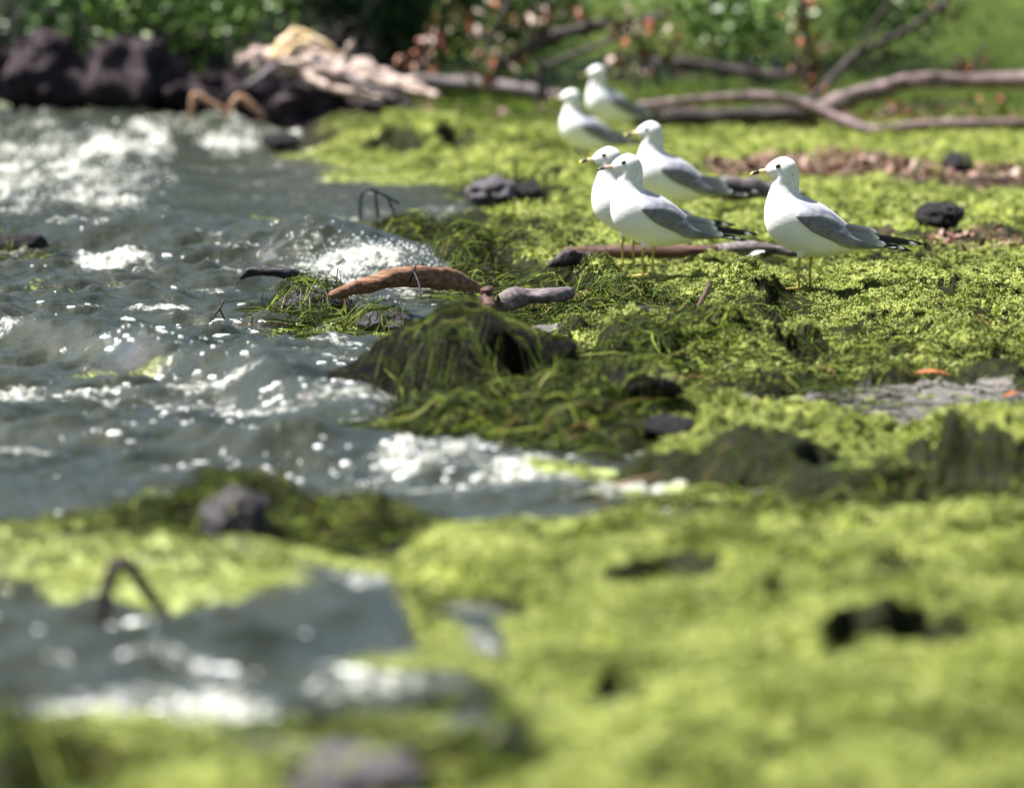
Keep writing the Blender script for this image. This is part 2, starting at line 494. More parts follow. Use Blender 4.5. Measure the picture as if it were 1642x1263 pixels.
def make_ground_mat():
    m, nt, b = mat_new('shore_ground', .75, .03)
    big = noise_tex(nt, 3.0, 5); fine = noise_tex(nt, 55, 4); mid = noise_tex(nt, 14, 4)
    old = ramp(nt, noise_tex(nt, 3.6, 4, N(nt, 'NewGeometry').outputs['Position'], .6).outputs[0], [(.38, (.85, .85, .85)), (.58, (0, 0, 0))]).outputs[0]
    lime = mixc(nt, ramp(nt, mid.outputs[0], [(.35, (0, 0, 0)), (.62, (1, 1, 1))]).outputs[0], LIME2, LIME)
    lime = mixc(nt, old, lime, (.070, .092, .012))
    wet = mixc(nt, ramp(nt, fine.outputs[0], [(.40, (0, 0, 0)), (.62, (1, 1, 1))]).outputs[0], MUD, OLIVE)
    dk = getattr_node(nt, 'duck')
    k = mathn(nt, 'ADD', dk, mathn(nt, 'MULTIPLY', mathn(nt, 'SUBTRACT', fine.outputs[0], .5), 1.1))
    c = mixc(nt, ramp(nt, k, [(.30, (0, 0, 0)), (.60, (1, 1, 1))]).outputs[0], wet, lime)
    sand = ramp(nt, noise_tex(nt, 160, 2).outputs[0], [(.3, (.11, .102, .095)), (.7, (.19, .176, .17))]).outputs[0]
    sk = mathn(nt, 'ADD', getattr_node(nt, 'sand'), mathn(nt, 'MULTIPLY', mathn(nt, 'SUBTRACT', mid.outputs[0], .5), 1.2))
    c = mixc(nt, ramp(nt, sk, [(.26, (0, 0, 0)), (.46, (1, 1, 1))]).outputs[0], c, sand)
    lit = ramp(nt, noise_tex(nt, 18, 4).outputs[0], [(.3, (.035, .025, .014)), (.5, (.10, .07, .045)), (.7, (.20, .145, .11))]).outputs[0]
    c = mixc(nt, getattr_node(nt, 'litter'), c, lit)
    lawn = ramp(nt, noise_tex(nt, 4.5, 4).outputs[0], [(.3, (.012, .022, .003)), (.5, (.040, .062, .006)), (.7, (.095, .12, .014))]).outputs[0]
    c = mixc(nt, getattr_node(nt, 'lawn'), c, lawn)
    soil = ramp(nt, noise_tex(nt, 9, 4).outputs[0], [(.3, (.012, .010, .008)), (.7, (.045, .034, .028))]).outputs[0]
    c = mixc(nt, getattr_node(nt, 'soil'), c, soil)
    nt.links.new(c, b.inputs['Base Color'])
    nt.links.new(mathn(nt, 'ADD', mathn(nt, 'MULTIPLY', dk, .4), .5, True), b.inputs['Roughness'])
    bump(nt, b, noise_tex(nt, 120, 4).outputs[0], .6, .006)
    return m

def make_water_mat():
    m, nt, b = mat_new('lake_water', .06, .5)
    b.inputs['IOR'].default_value = 1.33
    geo = N(nt, 'TexCoord').outputs['Object']
    n1 = noise_tex(nt, 42, 6, geo, .68)
    fine = noise_tex(nt, 75, 4, geo)
    foam_at = getattr_node(nt, 'foam')
    k = mathn(nt, 'ADD', foam_at, mathn(nt, 'MULTIPLY', mathn(nt, 'SUBTRACT', n1.outputs[0], .5), 2.2))
    foam = ramp(nt, k, [(.46, (0, 0, 0)), (.92, (1, 1, 1))]).outputs[0]
    sk = mathn(nt, 'ADD', getattr_node(nt, 'scum'), mathn(nt, 'MULTIPLY', mathn(nt, 'SUBTRACT', fine.outputs[0], .5), 1.0))
    scum = ramp(nt, sk, [(.42, (0, 0, 0)), (.72, (1, 1, 1))]).outputs[0]
    base = ramp(nt, noise_tex(nt, 2.2, 3, geo).outputs[0], [(.3, (.016, .020, .011)), (.7, (.040, .045, .032))]).outputs[0]
    tone = ramp(nt, noise_tex(nt, 44, 6, geo, .75).outputs[0], [(.34, (.12, .125, .10)), (.50, (.36, .37, .32)), (.68, (.74, .75, .72))]).outputs[0]
    c = mixc(nt, foam, base, tone)
    c = mixc(nt, scum, c, (.33, .38, .13))
    nt.links.new(c, b.inputs['Base Color'])
    r = mathn(nt, 'ADD', mathn(nt, 'MULTIPLY', foam, .45), .035)
    r = mathn(nt, 'ADD', r, mathn(nt, 'MULTIPLY', scum, .3))
    nt.links.new(r, b.inputs['Roughness'])
    rip = noise_tex(nt, 36, 4, geo, .6)
    bump(nt, b, mathn(nt, 'ADD', rip.outputs[0], mathn(nt, 'MULTIPLY', noise_tex(nt, 95, 3, geo).outputs[0], .35)), .5, .018)
    return m

def make_strand_mat(name, stops, rough=.38, spec=.5, age=False):
    m, nt, b = mat_new(name, rough, spec)
    c = ramp(nt, getattr_node(nt, 'tint'), stops).outputs[0]
    if age:
        n = noise_tex(nt, 3.6, 4, N(nt, 'NewGeometry').outputs['Position'], .6)
        c = mixc(nt, ramp(nt, n.outputs[0], [(.38, (.85, .85, .85)), (.58, (0, 0, 0))]).outputs[0], c, (.070, .092, .012))
    nt.links.new(c, b.inputs['Base Color'])
    return m

def make_wood(name, dark, light, rough=.75, scale=22, stretch=(1, 1, 1), bmp=.5, spec=.3):
    m, nt, b = mat_new(name, rough, spec)
    t = noise_tex(nt, scale, 6, None, .62, stretch)
    c = ramp(nt, t.outputs[0], [(.34, dark), (.52, tuple((a + c) / 2 for a, c in zip(dark, light))), (.68, light)]).outputs[0]
    nt.links.new(c, b.inputs['Base Color'])
    bump(nt, b, t.outputs[0], bmp, .012)
    return m

def make_plain(name, col, rough=.5, spec=.4, var=.25, scale=60):
    m, nt, b = mat_new(name, rough, spec)
    t = noise_tex(nt, scale, 3)
    c = ramp(nt, t.outputs[0], [(.3, tuple(x * (1 - var) for x in col)), (.7, tuple(min(1, x * (1 + var)) for x in col))]).outputs[0]
    nt.links.new(c, b.inputs['Base Color'])
    return m

def make_weedy_rock():
    m, nt, b = mat_new('weed_grown_rock', .55, .06)
    a = noise_tex(nt, 9, 5, None, .65); f = noise_tex(nt, 34, 5, None, .7); big = noise_tex(nt, 3.2, 4)
    stone = ramp(nt, f.outputs[0], [(.35, (.004, .0035, .004)), (.55, (.014, .012, .012)), (.74, (.060, .052, .052))]).outputs[0]
    weed = ramp(nt, f.outputs[0], [(.35, (.015, .018, .006)), (.65, (.10, .12, .018))]).outputs[0]
    k = mathn(nt, 'MULTIPLY', ramp(nt, a.outputs[0], [(.50, (0, 0, 0)), (.60, (1, 1, 1))]).outputs[0], ramp(nt, big.outputs[0], [(.40, (.15, .15, .15)), (.6, (1, 1, 1))]).outputs[0])
    nt.links.new(mixc(nt, k, stone, weed), b.inputs['Base Color'])
    bump(nt, b, mathn(nt, 'ADD', f.outputs[0], a.outputs[0]), 1.0, .05)
    return m

M = {}
M['ground'] = make_ground_mat()
M['water'] = make_water_mat()
M['weed'] = make_strand_mat('water_weed', [(0, (.009, .010, .004)), (.30, (.022, .030, .006)), (.55, (.048, .078, .008)), (.82, (.155, .215, .022)), (.93, (.20, .19, .055)), (1, (.12, .055, .025))], .6, .06)
M['grass'] = make_strand_mat('bank_grass', [(0, (.015, .030, .003)), (.6, (.055, .095, .009)), (1, (.13, .17, .02))], .6, .12)
M['duckleaf'] = make_strand_mat('duckweed_leaf', [(0, (.088, .120, .014)), (.35, (.222, .265, .047)), (.75, (.328, .372, .095)), (1, (.41, .43, .17))], .6, .15, True)
M['duckleaf'].node_tree.nodes['Principled BSDF'].inputs['Subsurface Weight'].default_value = 0
M['drift'] = make_wood('brown_driftwood', (.055, .025, .013), (.36, .19, .105), .6, 16, (1, 5, 5), .7)
M['blackwood'] = make_wood('wet_black_wood', (.006, .006, .008), (.028, .026, .030), .35, 30, (1, 3, 3), .5, .25)
M['greywood'] = make_wood('grey_wood', (.05, .040, .040), (.27, .225, .23), .7, 26, (1, 4, 4), .6)
M['palewood'] = make_wood('bleached_wood', (.09, .055, .045), (.70, .56, .49), .8, 26, (.5, 1, 1.6), 1.0)
M['creamwood'] = make_wood('split_cream_wood', (.62, .40, .17), (.80, .68, .50), .7, 12, (1, 1, 1), .4)
M['redwood'] = make_wood('red_brown_wood', (.035, .018, .014), (.15, .075, .058), .6, 30, (.4, 3, 3), .6)
M['branch'] = make_wood('mauve_bark', (.05, .035, .034), (.24, .165, .165), .65, 18, (1, 1, 1), .6)
M['darkbark'] = make_wood('dark_bark', (.012, .009, .009), (.075, .055, .055), .75, 16, (1, 1, 1), .7)
M['twig'] = make_wood('tan_twig', (.20, .10, .055), (.50, .31, .19), .6, 30, (1, 1, 1), .3)
M['browntwig'] = make_wood('brown_twig', (.035, .020, .012), (.12, .07, .04), .55, 40, (1, 1, 1), .3)
M['rock'] = make_wood('dark_wet_rock', (.006, .005, .006), (.050, .043, .046), .45, 28, (1, 1, 1), .9, .15)
M['weedyrock'] = make_weedy_rock()
M['greyrock'] = make_wood('grey_purple_rock', (.035, .03, .036), (.17, .15, .17), .5, 24, (1, 1, 1), .7, .2)
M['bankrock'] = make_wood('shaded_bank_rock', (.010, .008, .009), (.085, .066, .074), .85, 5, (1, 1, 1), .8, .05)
M['orangeleaf'] = make_plain('orange_leaf', (.36, .13, .05), .5, .3, .4, 90)
M['shell'] = make_plain('white_shell', (.70, .70, .64), .4, .4, .1)
M['deadleaf'] = make_strand_mat('dead_leaf', [(0, (.06, .025, .014)), (.5, (.14, .065, .038)), (1, (.30, .18, .15))], .5, .3)
M['deadleaf_red'] = make_plain('red_brown_leaf', (.30, .095, .055), .5, .3, .4, 30)
M['deadleaf_olive'] = make_plain('olive_leaf', (.085, .075, .022), .5, .3, .5, 30)
M['deadleaf_pale'] = make_plain('pale_leaf', (.52, .40, .36), .5, .3, .3, 30)
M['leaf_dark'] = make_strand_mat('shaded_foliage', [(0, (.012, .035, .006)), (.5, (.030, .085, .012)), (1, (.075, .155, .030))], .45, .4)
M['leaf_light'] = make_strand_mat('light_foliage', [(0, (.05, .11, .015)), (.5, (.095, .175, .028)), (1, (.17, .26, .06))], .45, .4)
M['foamblob'] = make_plain('foam_fleck', (.80, .82, .80), .35, .5, .05)

# ------------------------------------------------------------------ ground sheet
def fan_grid(ys, ts):
    T, Y = np.meshgrid(ts, ys)
    return Y * T, Y

half = 821.0 / F
ts_in = np.linspace(-half * 1.22, half * 1.22, 440)
ts_out = half * 1.22 + np.geomspace(.002, 2.4, 34)
TS = np.concatenate([-ts_out[::-1], ts_in, ts_out])
YS = np.concatenate([np.arange(3.2, 5.6, .10), np.arange(5.6, 11.2, .017), np.arange(11.2, 17.6, .0115), np.arange(17.6, 30, .040), np.geomspace(30, 62, 130), np.geomspace(63.5, 900, 46)])
X, Y = fan_grid(YS, TS)
Z = height(X, Y)
Z = np.where(Y > 120, np.minimum(Z, 6 + 0 * Z), Z)
co = np.stack([X, Y, Z], -1).reshape(-1, 3)
g_me = npmesh('ground', co, grid_faces(len(YS), len(TS)))
qx, qy = plan(X, Y)
dk = duck_mask(X, Y)
sdv = shore_sd(X, Y)
gx_ = np.abs(np.gradient(Z, axis=1) / np.maximum(np.abs(np.gradient(X, axis=1)), 1e-5)); gy_ = np.gradient(Z, axis=0) / np.gradient(Y, axis=0)
slope = np.hypot(gx_ * .6, gy_)
dk = dk * (1 - .85 * sst(.8, 1.7, slope))          # steep mat edges bared to dark weed, their shade put into the colour
attr(g_me, 'duck', dk * sst(-.25, .0, sdv))
attr(g_me, 'sand', sand_mask(X, Y, qx, qy))
attr(g_me, 'litter', litter_mask(X, Y, qx, qy))
lawn = sst(236, 214, qy + 10 * fbm(X * .8, Y * .4, 3, 141)) * sst(560, 720, qx)
attr(g_me, 'lawn', lawn * .95)
attr(g_me, 'soil', sst(700, 560, qx) * sst(252, 226, qy) * (sdv > 0))
ground = link('ground', g_me, M['ground'])
tag(ground, 'muddy lake shore matted with lime green duckweed and dark water weed', 'ground', kind='structure')

# ------------------------------------------------------------------ water sheet
ts_w = np.concatenate([-(half * 1.2 + np.geomspace(.002, 2.4, 34))[::-1], np.linspace(-half * 1.2, half * .62, 420)])
YW = np.concatenate([np.arange(3.2, 5.6, .10), np.arange(5.6, 11, .020), np.arange(11, 18, .0135), np.arange(18, 30, .034), np.geomspace(30.05, 37, 60)])
X, Y = fan_grid(YW, ts_w)
sdw = shore_sd(X, Y)
Z = water_z(X, Y)
keep = (sdw[:-1, :-1] < .3) | (sdw[1:, 1:] < .3)
faces = grid_faces(len(YW), len(ts_w), keep)
fo = foam_mask(X, Y); su = scum_mask(X, Y)
shore_foam = .55 * sst(-.16, -.01, sdw) * sst(-.2, .5, fbm(X * 6, Y * 4, 3, 151) + .1)
fo = np.maximum(fo, shore_foam)
co, faces, (fo, su) = compact(np.stack([X, Y, Z], -1).reshape(-1, 3), faces, [fo.ravel(), su.ravel()])
w_me = npmesh('water', co, faces)
attr(w_me, 'foam', fo); attr(w_me, 'scum', su)
water = link('water', w_me, M['water'])
tag(water, 'choppy grey green lake water with breaking wavelets and foam', 'water', kind='structure')

# ------------------------------------------------------------------ rocks
ROCKS = []      # (centre, radii, rz) used to drape weed over them

def rock_mesh(seed, rough=.28, sub=4, freq=1.6, peak=0.):
    bm = bmesh.new()
    bmesh.ops.create_icosphere(bm, subdivisions=sub, radius=1)
    off = Vector((seed * 3.7, seed * 1.9, seed * 5.3))
    for v in bm.verts:
        p = v.co.copy()
        n = mnoise.fractal(p * freq + off, 1.0, 2.0, 5)
        c = mnoise.voronoi(p * freq * .9 + off)[0]
        q = p * (1 + rough * n + .12 * rough * (c[1] - c[0]) * 2 + .10 * rough * mnoise.fractal(p * freq * 6 + off, 1.0, 2.0, 4))
        if peak:
            k = 1 - peak * max(0, p.z)
            q.x = q.x * k - .22 * peak * max(0, p.z); q.y *= k
        v.co = q
    me = bpy.data.meshes.new('rock'); bm.to_mesh(me); bm.free()
    return me

def rock(name, px, py, wpx, hpx, depth, mat, label, cat='rock', group=None, z=None, rz=0., rough=.28, seed=1, sink=.35, yd=None, peak=0.):
    """px, py: base middle in the picture; width and height as seen"""
    if yd is None:
        g = on(px, py, .02 if z is None else z)
    else:
        g = at(px, py, yd)
    s = F / g.y
    gz = float(height(np.array([g.x]), np.array([g.y]), False)[0]) if z is None else z
    H = hpx / s
    rx = wpx / 2 / s
    rz_ = H / (2 - 2 * sink) if sink < 1 else H
    o = link(name, rock_mesh(seed, rough, peak=peak), mat)
    zs, zo = (.62, .42) if not peak else (.92, .10)
    o.scale = (rx, depth / 2, H * zs)
    o.location = (g.x, g.y + depth * .35, g.z + H * zo)
    o.rotation_euler = (0, 0, rz)
    ROCKS.append((o.location.copy(), (rx, depth / 2, H * zs)))
    tag(o, label, cat, group)
    return o

rock('weedy_rock', 765, 648, 380, 140, .55, M['weedyrock'], 'large dark wet rock draped with strands of green weed at water edge', seed=3, rough=.42, yd=11.9, peak=.30)
rock('wet_stone', 1025, 640, 130, 44, .22, M['rock'], 'low dark stone right of the large weed draped rock', seed=5, yd=11.45)
rock('shore_rock', 790, 330, 84, 42, .34, M['greyrock'], 'grey rounded rock at the edge of the duckweed pool', seed=8, yd=20.6)
rock('shore_stone', 851, 324, 48, 30, .2, M['rock'], 'small dark stone touching the grey rounded rock by the duckweed pool', seed=9, yd=20.7)
rock('submerged_stone', 612, 532, 96, 30, .25, M['greyrock'], 'flat purple grey stone barely above water beside floating weed', seed=11, yd=14.35)
rock('submerged_stone', 500, 512, 110, 44, .3, M['greyrock'], 'stone in the water mostly hidden under a cap of green weed', seed=12, yd=14.75)
rock('near_stone', 376, 862, 92, 70, .16, M['greyrock'], 'grey purple stone standing out of the blurred weed clump', seed=45, yd=9.2, rz=.3, rough=.42)
rock('near_stone', 570, 1300, 220, 84, .24, M['greyrock'], 'smooth bluish stone in the foreground weed beside the water', seed=16, yd=6.3)
rock('near_stone', 812, 1225, 62, 70, .1, M['greyrock'], 'small round grey stone at the corner of the foreground duckweed mat', seed=17, yd=6.55)
rock('water_stone', 20, 404, 110, 26, .2, M['rock'], 'black weedy stone poking from the waves off shore', seed=18, yd=17.9)
rock('wet_stone', 1070, 700, 90, 26, .2, M['rock'], 'low mud dark stone under the near mossy ridge', seed=19, yd=11.)
rock('dark_lump', 1508, 362, 74, 34, .3, M['rock'], 'small black lump on the duckweed behind the lone gull', seed=20, yd=18.3)
rock('dark_lump', 1538, 274, 48, 26, .3, M['rock'], 'small dark clod on the leaf litter near the long branch', seed=21, yd=22.9)
rock('pool_stone', 448, 236, 62, 22, .4, M['rock'], 'low black stone at the tip of the far mossy spit', seed=22, yd=26.8)
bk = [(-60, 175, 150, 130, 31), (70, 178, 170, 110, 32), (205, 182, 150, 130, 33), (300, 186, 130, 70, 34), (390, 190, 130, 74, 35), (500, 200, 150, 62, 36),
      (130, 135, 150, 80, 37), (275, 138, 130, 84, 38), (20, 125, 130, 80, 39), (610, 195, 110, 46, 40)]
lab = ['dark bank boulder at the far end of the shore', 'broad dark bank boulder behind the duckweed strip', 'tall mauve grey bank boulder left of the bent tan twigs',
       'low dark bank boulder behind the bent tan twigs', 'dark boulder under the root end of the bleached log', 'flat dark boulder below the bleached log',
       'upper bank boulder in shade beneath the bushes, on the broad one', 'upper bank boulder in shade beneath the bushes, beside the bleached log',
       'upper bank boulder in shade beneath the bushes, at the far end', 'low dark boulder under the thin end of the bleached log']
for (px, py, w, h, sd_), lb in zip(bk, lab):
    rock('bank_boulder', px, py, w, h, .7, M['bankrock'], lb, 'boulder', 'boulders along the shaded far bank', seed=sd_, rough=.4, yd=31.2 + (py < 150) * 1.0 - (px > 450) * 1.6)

from mathutils.bvhtree import BVHTree
TOPS = []
def rock_top(o, n=70):
    mw = Matrix.LocRotScale(o.location, o.rotation_euler.to_quaternion(), o.scale)
    vs = [mw @ v.co for v in o.data.vertices]
    t = BVHTree.FromPolygons(vs, [tuple(p.vertices) for p in o.data.polygons])
    xs = np.linspace(min(v.x for v in vs), max(v.x for v in vs), n); ys = np.linspace(min(v.y for v in vs), max(v.y for v in vs), n)
    g = np.full((n, n), -9.)
    for i, y in enumerate(ys):
        for j, x in enumerate(xs):
            h = t.ray_cast(Vector((x, y, 3)), Vector((0, 0, -1)))
            if h[0] is not None: g[i, j] = h[0].z
    TOPS.append((xs, ys, g))
for _o in list(COL.objects):
    if _o.get('category') == 'rock': rock_top(_o, 90 if _o.name == 'weedy_rock' else 36)

def surf(X, Y):
    """top of ground, rocks or water"""
    z = np.maximum(height(X, Y, False), 0)
    for xs, ys, g in TOPS:
        k = (X > xs[0]) & (X < xs[-1]) & (Y > ys[0]) & (Y < ys[-1])
        if k.any():
            n = len(xs)
            j = np.clip(np.round((X - xs[0]) / (xs[-1] - xs[0]) * (n - 1)), 0, n - 1).astype(int)
            i = np.clip(np.round((Y - ys[0]) / (ys[-1] - ys[0]) * (n - 1)), 0, n - 1).astype(int)
            z = np.where(k, np.maximum(z, g[i, j]), z)
    return z

def gz(x, y):
    return float(height(np.array([x]), np.array([y]), True)[0])

# ------------------------------------------------------------------ tubes: logs, branches, twigs
def tube_mesh(pts, radii, seg=12, sub=5, wob=.12, seed=0, ends=True, squash=1.0):
    P = [Vector(p) for p in pts]
    n = len(P)
    def cr(a, b, c, d, t):
        return .5 * ((2 * b) + (c - a) * t + (2 * a - 5 * b + 4 * c - d) * t * t + (3 * b - a - 3 * c + d) * t ** 3)
    C, R = [], []
    for i in range(n - 1):
        p0, p1, p2, p3 = P[max(i - 1, 0)], P[i], P[i + 1], P[min(i + 2, n - 1)]
        for k in range(sub):
            t = k / sub
            C.append(cr(p0, p1, p2, p3, t)); R.append(radii[i] * (1 - t) + radii[i + 1] * t)
    C.append(P[-1]); R.append(radii[-1])
    verts, faces = [], []
    up = Vector((0, 0, 1))
    for i, c in enumerate(C):
        d = (C[min(i + 1, len(C) - 1)] - C[max(i - 1, 0)]).normalized()
        a = d.cross(up)
        if a.length < .1: a = d.cross(Vector((0, 1, 0)))
        a.normalize(); b = a.cross(d).normalized()
        for k in range(seg):
            th = 2 * math.pi * k / seg
            dirv = a * math.cos(th) + b * math.sin(th) * squash
            nz = mnoise.fractal(c * (1.2 / max(R[i], .004)) * .25 + dirv * 1.3 + Vector((seed, 0, 0)), 1, 2, 3)
            verts.append(c + dirv * R[i] * (1 + wob * nz * 2))
    for i in range(len(C) - 1):
        for k in range(seg):
            faces.append((i * seg + k, i * seg + (k + 1) % seg, (i + 1) * seg + (k + 1) % seg, (i + 1) * seg + k))
    if ends:
        faces.append(tuple(range(seg - 1, -1, -1)))
        b0 = (len(C) - 1) * seg
        faces.append(tuple(range(b0, b0 + seg)))
    me = bpy.data.meshes.new('limb')
    me.from_pydata([tuple(v) for v in verts], [], faces)
    me.update()
    return me

def limb(name, pix, mat, label=None, cat=None, parent=None, seg=12, wob=.12, seed=0, group=None, sub=5):
    """pix: (px, py, d, radius in px)"""
    pts = [at(p[0], p[1], p[2]) for p in pix]
    rad = [p[3] * p[2] / F for p in pix]
    base = pts[0] if parent is None else Vector(parent.location)
    o = link(name, tube_mesh([p - base for p in pts], rad, seg, sub, wob, seed), mat)
    if parent is None:
        o.location = base
    else:
        o.parent = parent
    if label: tag(o, label, cat, group)
    return o

# arched brown driftwood at the water edge
dw = empty('driftwood', at(560, 470, 14.9))
tag(dw, 'arched reddish brown driftwood log lying at the water edge', 'driftwood')
limb('log', [(530, 474, 14.7, 6), (570, 462, 14.75, 11), (615, 450, 14.8, 15), (660, 443, 14.85, 18), (700, 444, 14.9, 18), (735, 452, 14.95, 14), (770, 462, 15.0, 5)], M['drift'], parent=dw, wob=.16, seg=16, sub=7)
limb('twig_stub', [(656, 452, 14.78, 2.4), (664, 434, 14.75, 2.0), (667, 425, 14.75, 1.2)], M['blackwood'], parent=dw, seg=6)
limb('twig_stub', [(664, 436, 14.72, 2.0), (672, 456, 14.66, 1.8), (674, 474, 14.6, 1.2)], M['blackwood'], parent=dw, seg=6)
limb('twig_stub', [(672, 432, 14.85, 4), (678, 424, 14.9, 3)], M['blackwood'], parent=dw, seg=6)
# black floating branch
limb('floating_branch', [(384, 446, 15.5, 3), (398, 437, 15.5, 8), (414, 434, 15.5, 8.5), (440, 435, 15.5, 8), (466, 440, 15.5, 11), (486, 447, 15.5, 8), (504, 453, 15.5, 2.5)], M['blackwood'],
     'short black wet branch floating before the breaking wave', 'branch', seg=10, wob=.2, seed=4)
# buried log at the right end of the driftwood
bl = empty('buried_log', at(790, 490, 14.4))
tag(bl, 'broken grey brown log half buried in weed beside a rotten stub', 'log')
limb('stub', [(786, 500, 14.35, 13), (784, 478, 14.4, 12), (782, 462, 14.4, 10)], M['redwood'], parent=bl, wob=.3, seed=7)
limb('log', [(806, 488, 14.4, 14), (824, 478, 14.45, 17), (850, 476, 14.5, 12), (880, 474, 14.5, 12), (914, 470, 14.55, 11)], M['greywood'], parent=bl, wob=.2, seed=8)
# plank behind the gull legs
limb('sunken_log', [(905, 404, 17.0, 9), (960, 404, 17.0, 11), (1050, 403, 17.0, 11), (1110, 403, 17.0, 11), (1152, 402, 17.0, 8)], M['redwood'],
     'dark reddish log lying behind the legs of the gull pair', 'log', wob=.15, seed=9)
limb('dark_hollow_fill', [(884, 424, 15.8, 5), (905, 412, 15.9, 11), (925, 415, 15.95, 10), (950, 420, 15.95, 12), (972, 430, 15.8, 6)], M['darkbark'],
     'black limb standing for the dark hollow left of the mossy clump', 'log', wob=.5, seed=10, sub=8, seg=14)  # dark limb shape stands for the shaded hollow under the moss
limb('low_log', [(1100, 306, 20.0, 10), (1150, 303, 20.1, 15), (1200, 304, 20.2, 16), (1250, 308, 20.3, 12), (1290, 314, 20.3, 6)], M['greywood'],
     'dark grey log lying between the middle gull and the lone gull', 'log', wob=.25, seed=11)
limb('low_stick', [(1130, 402, 17.3, 5), (1190, 396, 17.2, 9), (1250, 402, 17.2, 7), (1300, 412, 17.2, 5), (1360, 410, 17.2, 4)], M['greywood'],
     'grey stick lying behind the legs of the lone gull', 'stick', wob=.3, seed=12)
limb('leaning_stick', [(1112, 508, 13.55, 3.6), (1124, 484, 13.6, 4.2), (1134, 464, 13.65, 4.0), (1136, 452, 13.7, 1.6)], M['redwood'],
     'short brown stick leaning against the mossy bank', 'stick', seg=8, seed=13)
# bark slabs
def slab(name, quad, thick, mat, label, cat, seed=0):
    """quad: four (px, py, d) corners of the upper face"""
    c = [at(*q) for q in quad]
    base = c[0].copy()
    n = 7
    verts, faces = [], []
    nrm = (c[1] - c[0]).cross(c[3] - c[0]).normalized()
    if nrm.z < 0: nrm = -nrm
    for side in (0, 1):
        for i in range(n):
            for j in range(n):
                u, v = i / (n - 1), j / (n - 1)
                p = (c[0] * (1 - u) + c[1] * u) * (1 - v) + (c[3] * (1 - u) + c[2] * u) * v
                w = mnoise.fractal(p * 30 + Vector((seed, 0, 0)), 1, 2, 3) * .006
                e = min(u, v, 1 - u, 1 - v) * 4
                p = p - base + nrm * (w - side * thick * (0.7 + .3 * min(e, 1)))
                if e == 0: p = p + Vector((w, w * .6, 0))
                verts.append(tuple(p))
    def id_(s, i, j): return s * n * n + i * n + j
    for i in range(n - 1):
        for j in range(n - 1):
            faces.append((id_(0, i, j), id_(0, i + 1, j), id_(0, i + 1, j + 1), id_(0, i, j + 1)))
            faces.append((id_(1, i, j), id_(1, i, j + 1), id_(1, i + 1, j + 1), id_(1, i + 1, j)))
    for i in range(n - 1):
        for (a, b) in (((i, 0), (i + 1, 0)), ((i + 1, n - 1), (i, n - 1)), ((0, i + 1), (0, i)), ((n - 1, i), (n - 1, i + 1))):
            faces.append((id_(0, *a), id_(1, *a), id_(1, *b), id_(0, *b)))
    me = bpy.data.meshes.new('slab'); me.from_pydata(verts, [], faces); me.update()
    bm = bmesh.new(); bm.from_mesh(me); bmesh.ops.recalc_face_normals(bm, faces=bm.faces); bm.to_mesh(me); bm.free()
    o = link(name, me, mat, smooth=False); o.location = base
    return tag(o, label, cat)
slab('bark_slab', [(984, 512, 13.75), (1022, 540, 13.5), (1050, 526, 13.65), (1010, 505, 13.95)], .014, M['greywood'], 'tilted slab of grey bark with a raised pointed corner', 'bark', 1)
slab('bark_slab', [(1000, 508, 14.0), (1040, 506, 13.95), (1062, 497, 14.2), (1030, 488, 14.3)], .018, M['rock'], 'flat dark wet bark slab lying behind the tilted one', 'bark', 2)
limb('near_stick', [(1395, 838, 9.55, 4), (1430, 830, 9.55, 7), (1480, 832, 9.6, 7), (1515, 836, 9.6, 4)], M['greywood'], 'short pale grey stick at the edge of the near duckweed mat', 'stick', seg=8, seed=15)
limb('weed_stalk', [(985, 778, 9.95, 2.6), (1020, 770, 9.95, 3.2), (1060, 762, 10.0, 2.4)], M['twig'], 'tan stalk lying at the tip of the wash below the dark weed', 'stalk', seg=6)
# bent twig in the foreground water
limb('bent_twig', [(160, 1010, 8.15, 10), (168, 960, 8.15, 12), (180, 915, 8.15, 12), (196, 903, 8.15, 12), (216, 920, 8.15, 11), (240, 952, 8.15, 11), (268, 985, 8.15, 8)], M['darkbark'],
     'brown twig bent into an arch standing in the foreground water', 'twig', seg=10, seed=16)
# tan bent twigs far left
limb('bent_reed', [(306, 192, 28.2, 4), (308, 168, 28.2, 4.5), (312, 152, 28.2, 4.5), (330, 160, 28.2, 5), (352, 174, 28.2, 5), (366, 186, 28.2, 3)], M['twig'], 'tan reed stem snapped into a sharp angle by the dark boulders', 'reed', seg=8, seed=17)
limb('bent_reed', [(366, 186, 28., 3), (372, 168, 28., 5), (385, 155, 28., 5), (402, 168, 28., 5.5), (422, 188, 28., 4)], M['twig'], 'thicker orange tan reed stem bent over in a low hump', 'reed', seg=8, seed=18)
# twigs standing in the water
wt = limb('water_twig', [(322, 522, 14.6, 2), (350, 498, 14.6, 2), (358, 482, 14.6, 1.6)], M['browntwig'], 'thin dark forked twig standing in the water left of floating weed', 'twig', seg=6)
limb('side_twig', [(352, 494, 14.6, 1.6), (360, 512, 14.6, 1.4)], M['browntwig'], parent=wt, seg=6)
limb('water_twig', [(148, 560, 13.2, 1.6), (148, 532, 13.2, 1.2)], M['browntwig'], 'tiny upright black twig standing alone in open water', 'twig', seg=6)
rt = limb('reed_twig', [(578, 352, 18.6, 2), (580, 312, 18.6, 2.5), (600, 306, 18.6, 2.5), (640, 326, 18.6, 2)], M['blackwood'], 'dark bent reed stem arching over the back water', 'twig', seg=6)
limb('side_twig', [(602, 308, 18.6, 2), (606, 350, 18.6, 2)], M['blackwood'], parent=rt, seg=6)
limb('side_twig', [(622, 316, 18.6, 2), (634, 350, 18.6, 2)], M['blackwood'], parent=rt, seg=6)
